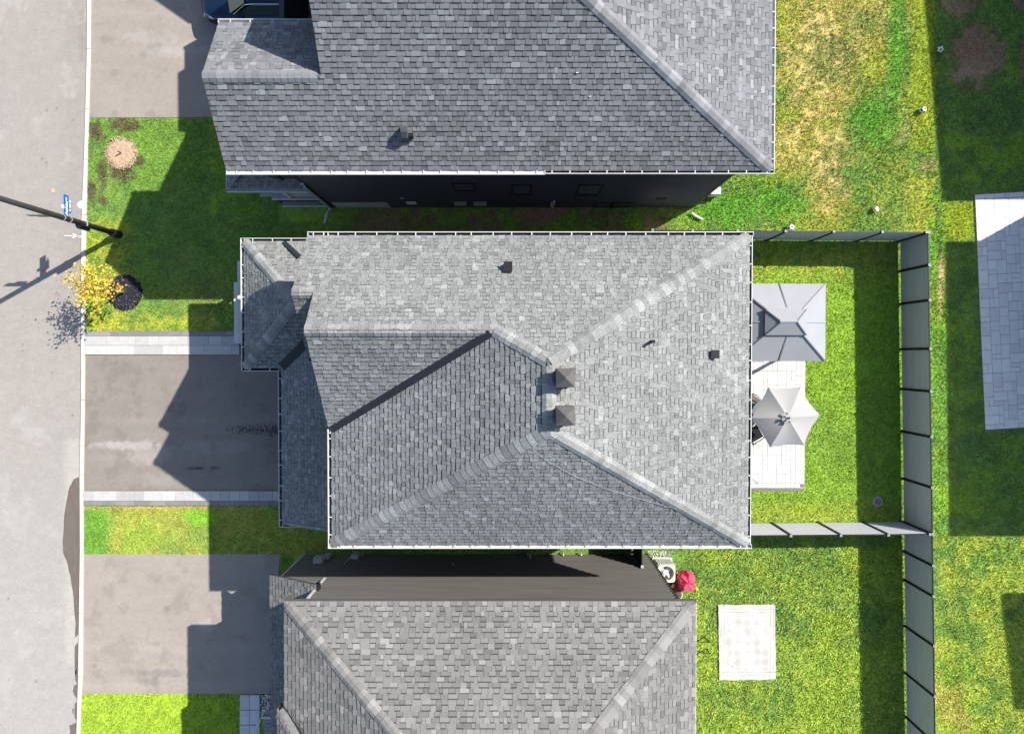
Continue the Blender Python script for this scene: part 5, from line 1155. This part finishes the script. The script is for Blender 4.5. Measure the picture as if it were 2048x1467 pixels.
# ================================================================ GRASS
def inpoly(x, y, poly):
    ok = np.ones(len(x), bool)
    for i in range(len(poly)):
        a, b = poly[i], poly[(i+1) % len(poly)]; ok &= ((b[0]-a[0])*(y-a[1]) - (b[1]-a[1])*(x-a[0])) >= 0
    return ok
def pxpoly(pts): return [tuple(P(u, v)[:2]) for u, v in pts]
EX = [pxpoly(p) for p in ([(-300,1650),(156,1650),(183,-160),(-300,-160)], [(168,980),(562,980),(562,709),(171,709)], [(160,1386),(541,1386),(562,1107),(164,1107)], [(178,236),(640,234),(640,-160),(183,-160)],
      [(171,709),(481,709),(481,662),(171,662)], [(160,1010),(562,1010),(562,980),(160,980)], [(1380,981),(1608,981),(1607,600),(1380,600)], [(480,1650),(542,1650),(542,1386),(480,1386)], [(1438,1359),(1552,1359),(1550,1209),(1437,1209)])]
EX += [[tuple((A0 + dy*Ln)[:2]), tuple((A0 + dy*Ln + dx*4.6)[:2]), tuple((A0 + dx*4.6)[:2]), tuple(A0[:2])]]
EX += [[(xW+.5,yS+.4),(xE-.5,yS+.4),(xE-.5,yN-.4),(xW+.5,yN-.4)], [(xP,yPs),(xW+1,yPs),(xW+1,yN-.4),(xP,yN-.4)], [(xGr+.3,yGs+.3),(xW+1,yGs+.3),(xW+1,yPs),(xGr+.3,yPs)], [(xwW,yw),(xwE,yw),(xwE,16),(xwW,16)], [(-9.2,yw-.6),(xwW,yw-.6),(xwW,16),(-9.2,16)], [(xbg-.5,-18),(xbw,-18),(xbw,ybw),(xbg-.5,ybw)]]
XL, XR, YB, YT = -17.2, 22.0, -16.2, 15.6
def mask(x, y):
    m = np.ones(len(x), bool)
    for p in EX: m &= ~inpoly(x, y, p)
    for c, r in ((tc_, .68), (st_c, .6), (c4, .2), (Vector((cx, cy)), .38)): m &= np.hypot(x - c.x, y - c.y) > r
    return m
def grass(dens, name, label, h0, h1, w0, w1, sel, tint=1.0, seed=1):
    r = np.random.default_rng(seed); n = int((XR-XL)*(YT-YB)*dens); x = r.uniform(XL, XR, n); y = r.uniform(YB, YT, n); k = mask(x + r.normal(0, .028, n), y + r.normal(0, .028, n)); x, y = x[k], y[k]
    u, v = px_np(x, y); k = (r.random(len(x)) < sel(x, y, u, v)) & (u > 140) & (u < 2110) & (v > -60) & (v < 1530); x, y, u, v = x[k], y[k], u[k], v[k]; n = len(x)
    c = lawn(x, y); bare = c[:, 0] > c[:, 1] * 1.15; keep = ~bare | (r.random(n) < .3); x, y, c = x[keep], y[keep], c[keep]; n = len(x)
    h = r.uniform(h0, h1, n); wd = r.uniform(w0, w1, n); a = r.uniform(0, 2*np.pi, n); b = r.uniform(0, 2*np.pi, n); ln = r.uniform(.4, 1.1, n) * h
    co = np.zeros((n, 3, 3), np.float32)
    co[:, 0, 0] = x - np.cos(a)*wd; co[:, 0, 1] = y - np.sin(a)*wd; co[:, 1, 0] = x + np.cos(a)*wd; co[:, 1, 1] = y + np.sin(a)*wd
    co[:, 2, 0] = x + np.cos(b)*ln; co[:, 2, 1] = y + np.sin(b)*ln; co[:, 2, 2] = h; co[:, :2, 2] = -.005
    me = bpy.data.meshes.new(name); me.vertices.add(3*n); me.vertices.foreach_set('co', co.ravel()); me.loops.add(3*n); me.loops.foreach_set('vertex_index', np.arange(3*n, dtype=np.int32))
    me.polygons.add(n); me.polygons.foreach_set('loop_start', np.arange(0, 3*n, 3, dtype=np.int32)); me.update(calc_edges=True)
    var = r.uniform(.3, 1.9, n)[:, None]; hue = r.uniform(-.22, .22, n); cc = c * var * tint; cc[:, 0] *= 1 + hue; cc[:, 2] *= 1 - hue
    dryb = r.random(n) < .06; cc[dryb] = np.array((.30,.25,.10)) * r.uniform(.7, 1.2, dryb.sum())[:, None]
    cc = np.repeat(np.concatenate([cc, np.ones((n, 1))], 1), 3, 0).astype(np.float32)
    at = me.attributes.new('col', 'FLOAT_COLOR', 'POINT'); at.data.foreach_set('color', cc.ravel()); me.materials.append(M['grass'])
    o = link(name, me, (0, 0, .005)); tag(o, label, 'grass', kind='stuff'); return n
def shag(x, y, u, v):
    s = np.zeros(len(x)); s += rect(u, v, 1380, 1812, 1090, 1600, 3) + rect(u, v, 1380, 1560, 345, 470, 8)*.8 + rect(u, v, 1855, 1895, 380, 1080, 5) + rect(u, v, 1890, 2200, 1075, 1600, 3)*.7 + rect(u, v, 1540, 1880, -80, 470, 5)*.5; return np.clip(s, 0, 1)
n1 = grass(1250, 'short_grass', 'short mown grass covering the lawns', .03, .06, .008, .014, lambda x, y, u, v: 1 - .5*shag(x, y, u, v), seed=1)
n2 = grass(420, 'long_grass', 'longer coarse grass tufts in the rougher lawns', .06, .12, .011, .02, lambda x, y, u, v: shag(x, y, u, v) + .02, seed=2, tint=1.15)
print('BLADES', n1, n2, 'OBJS', len(bpy.data.objects))
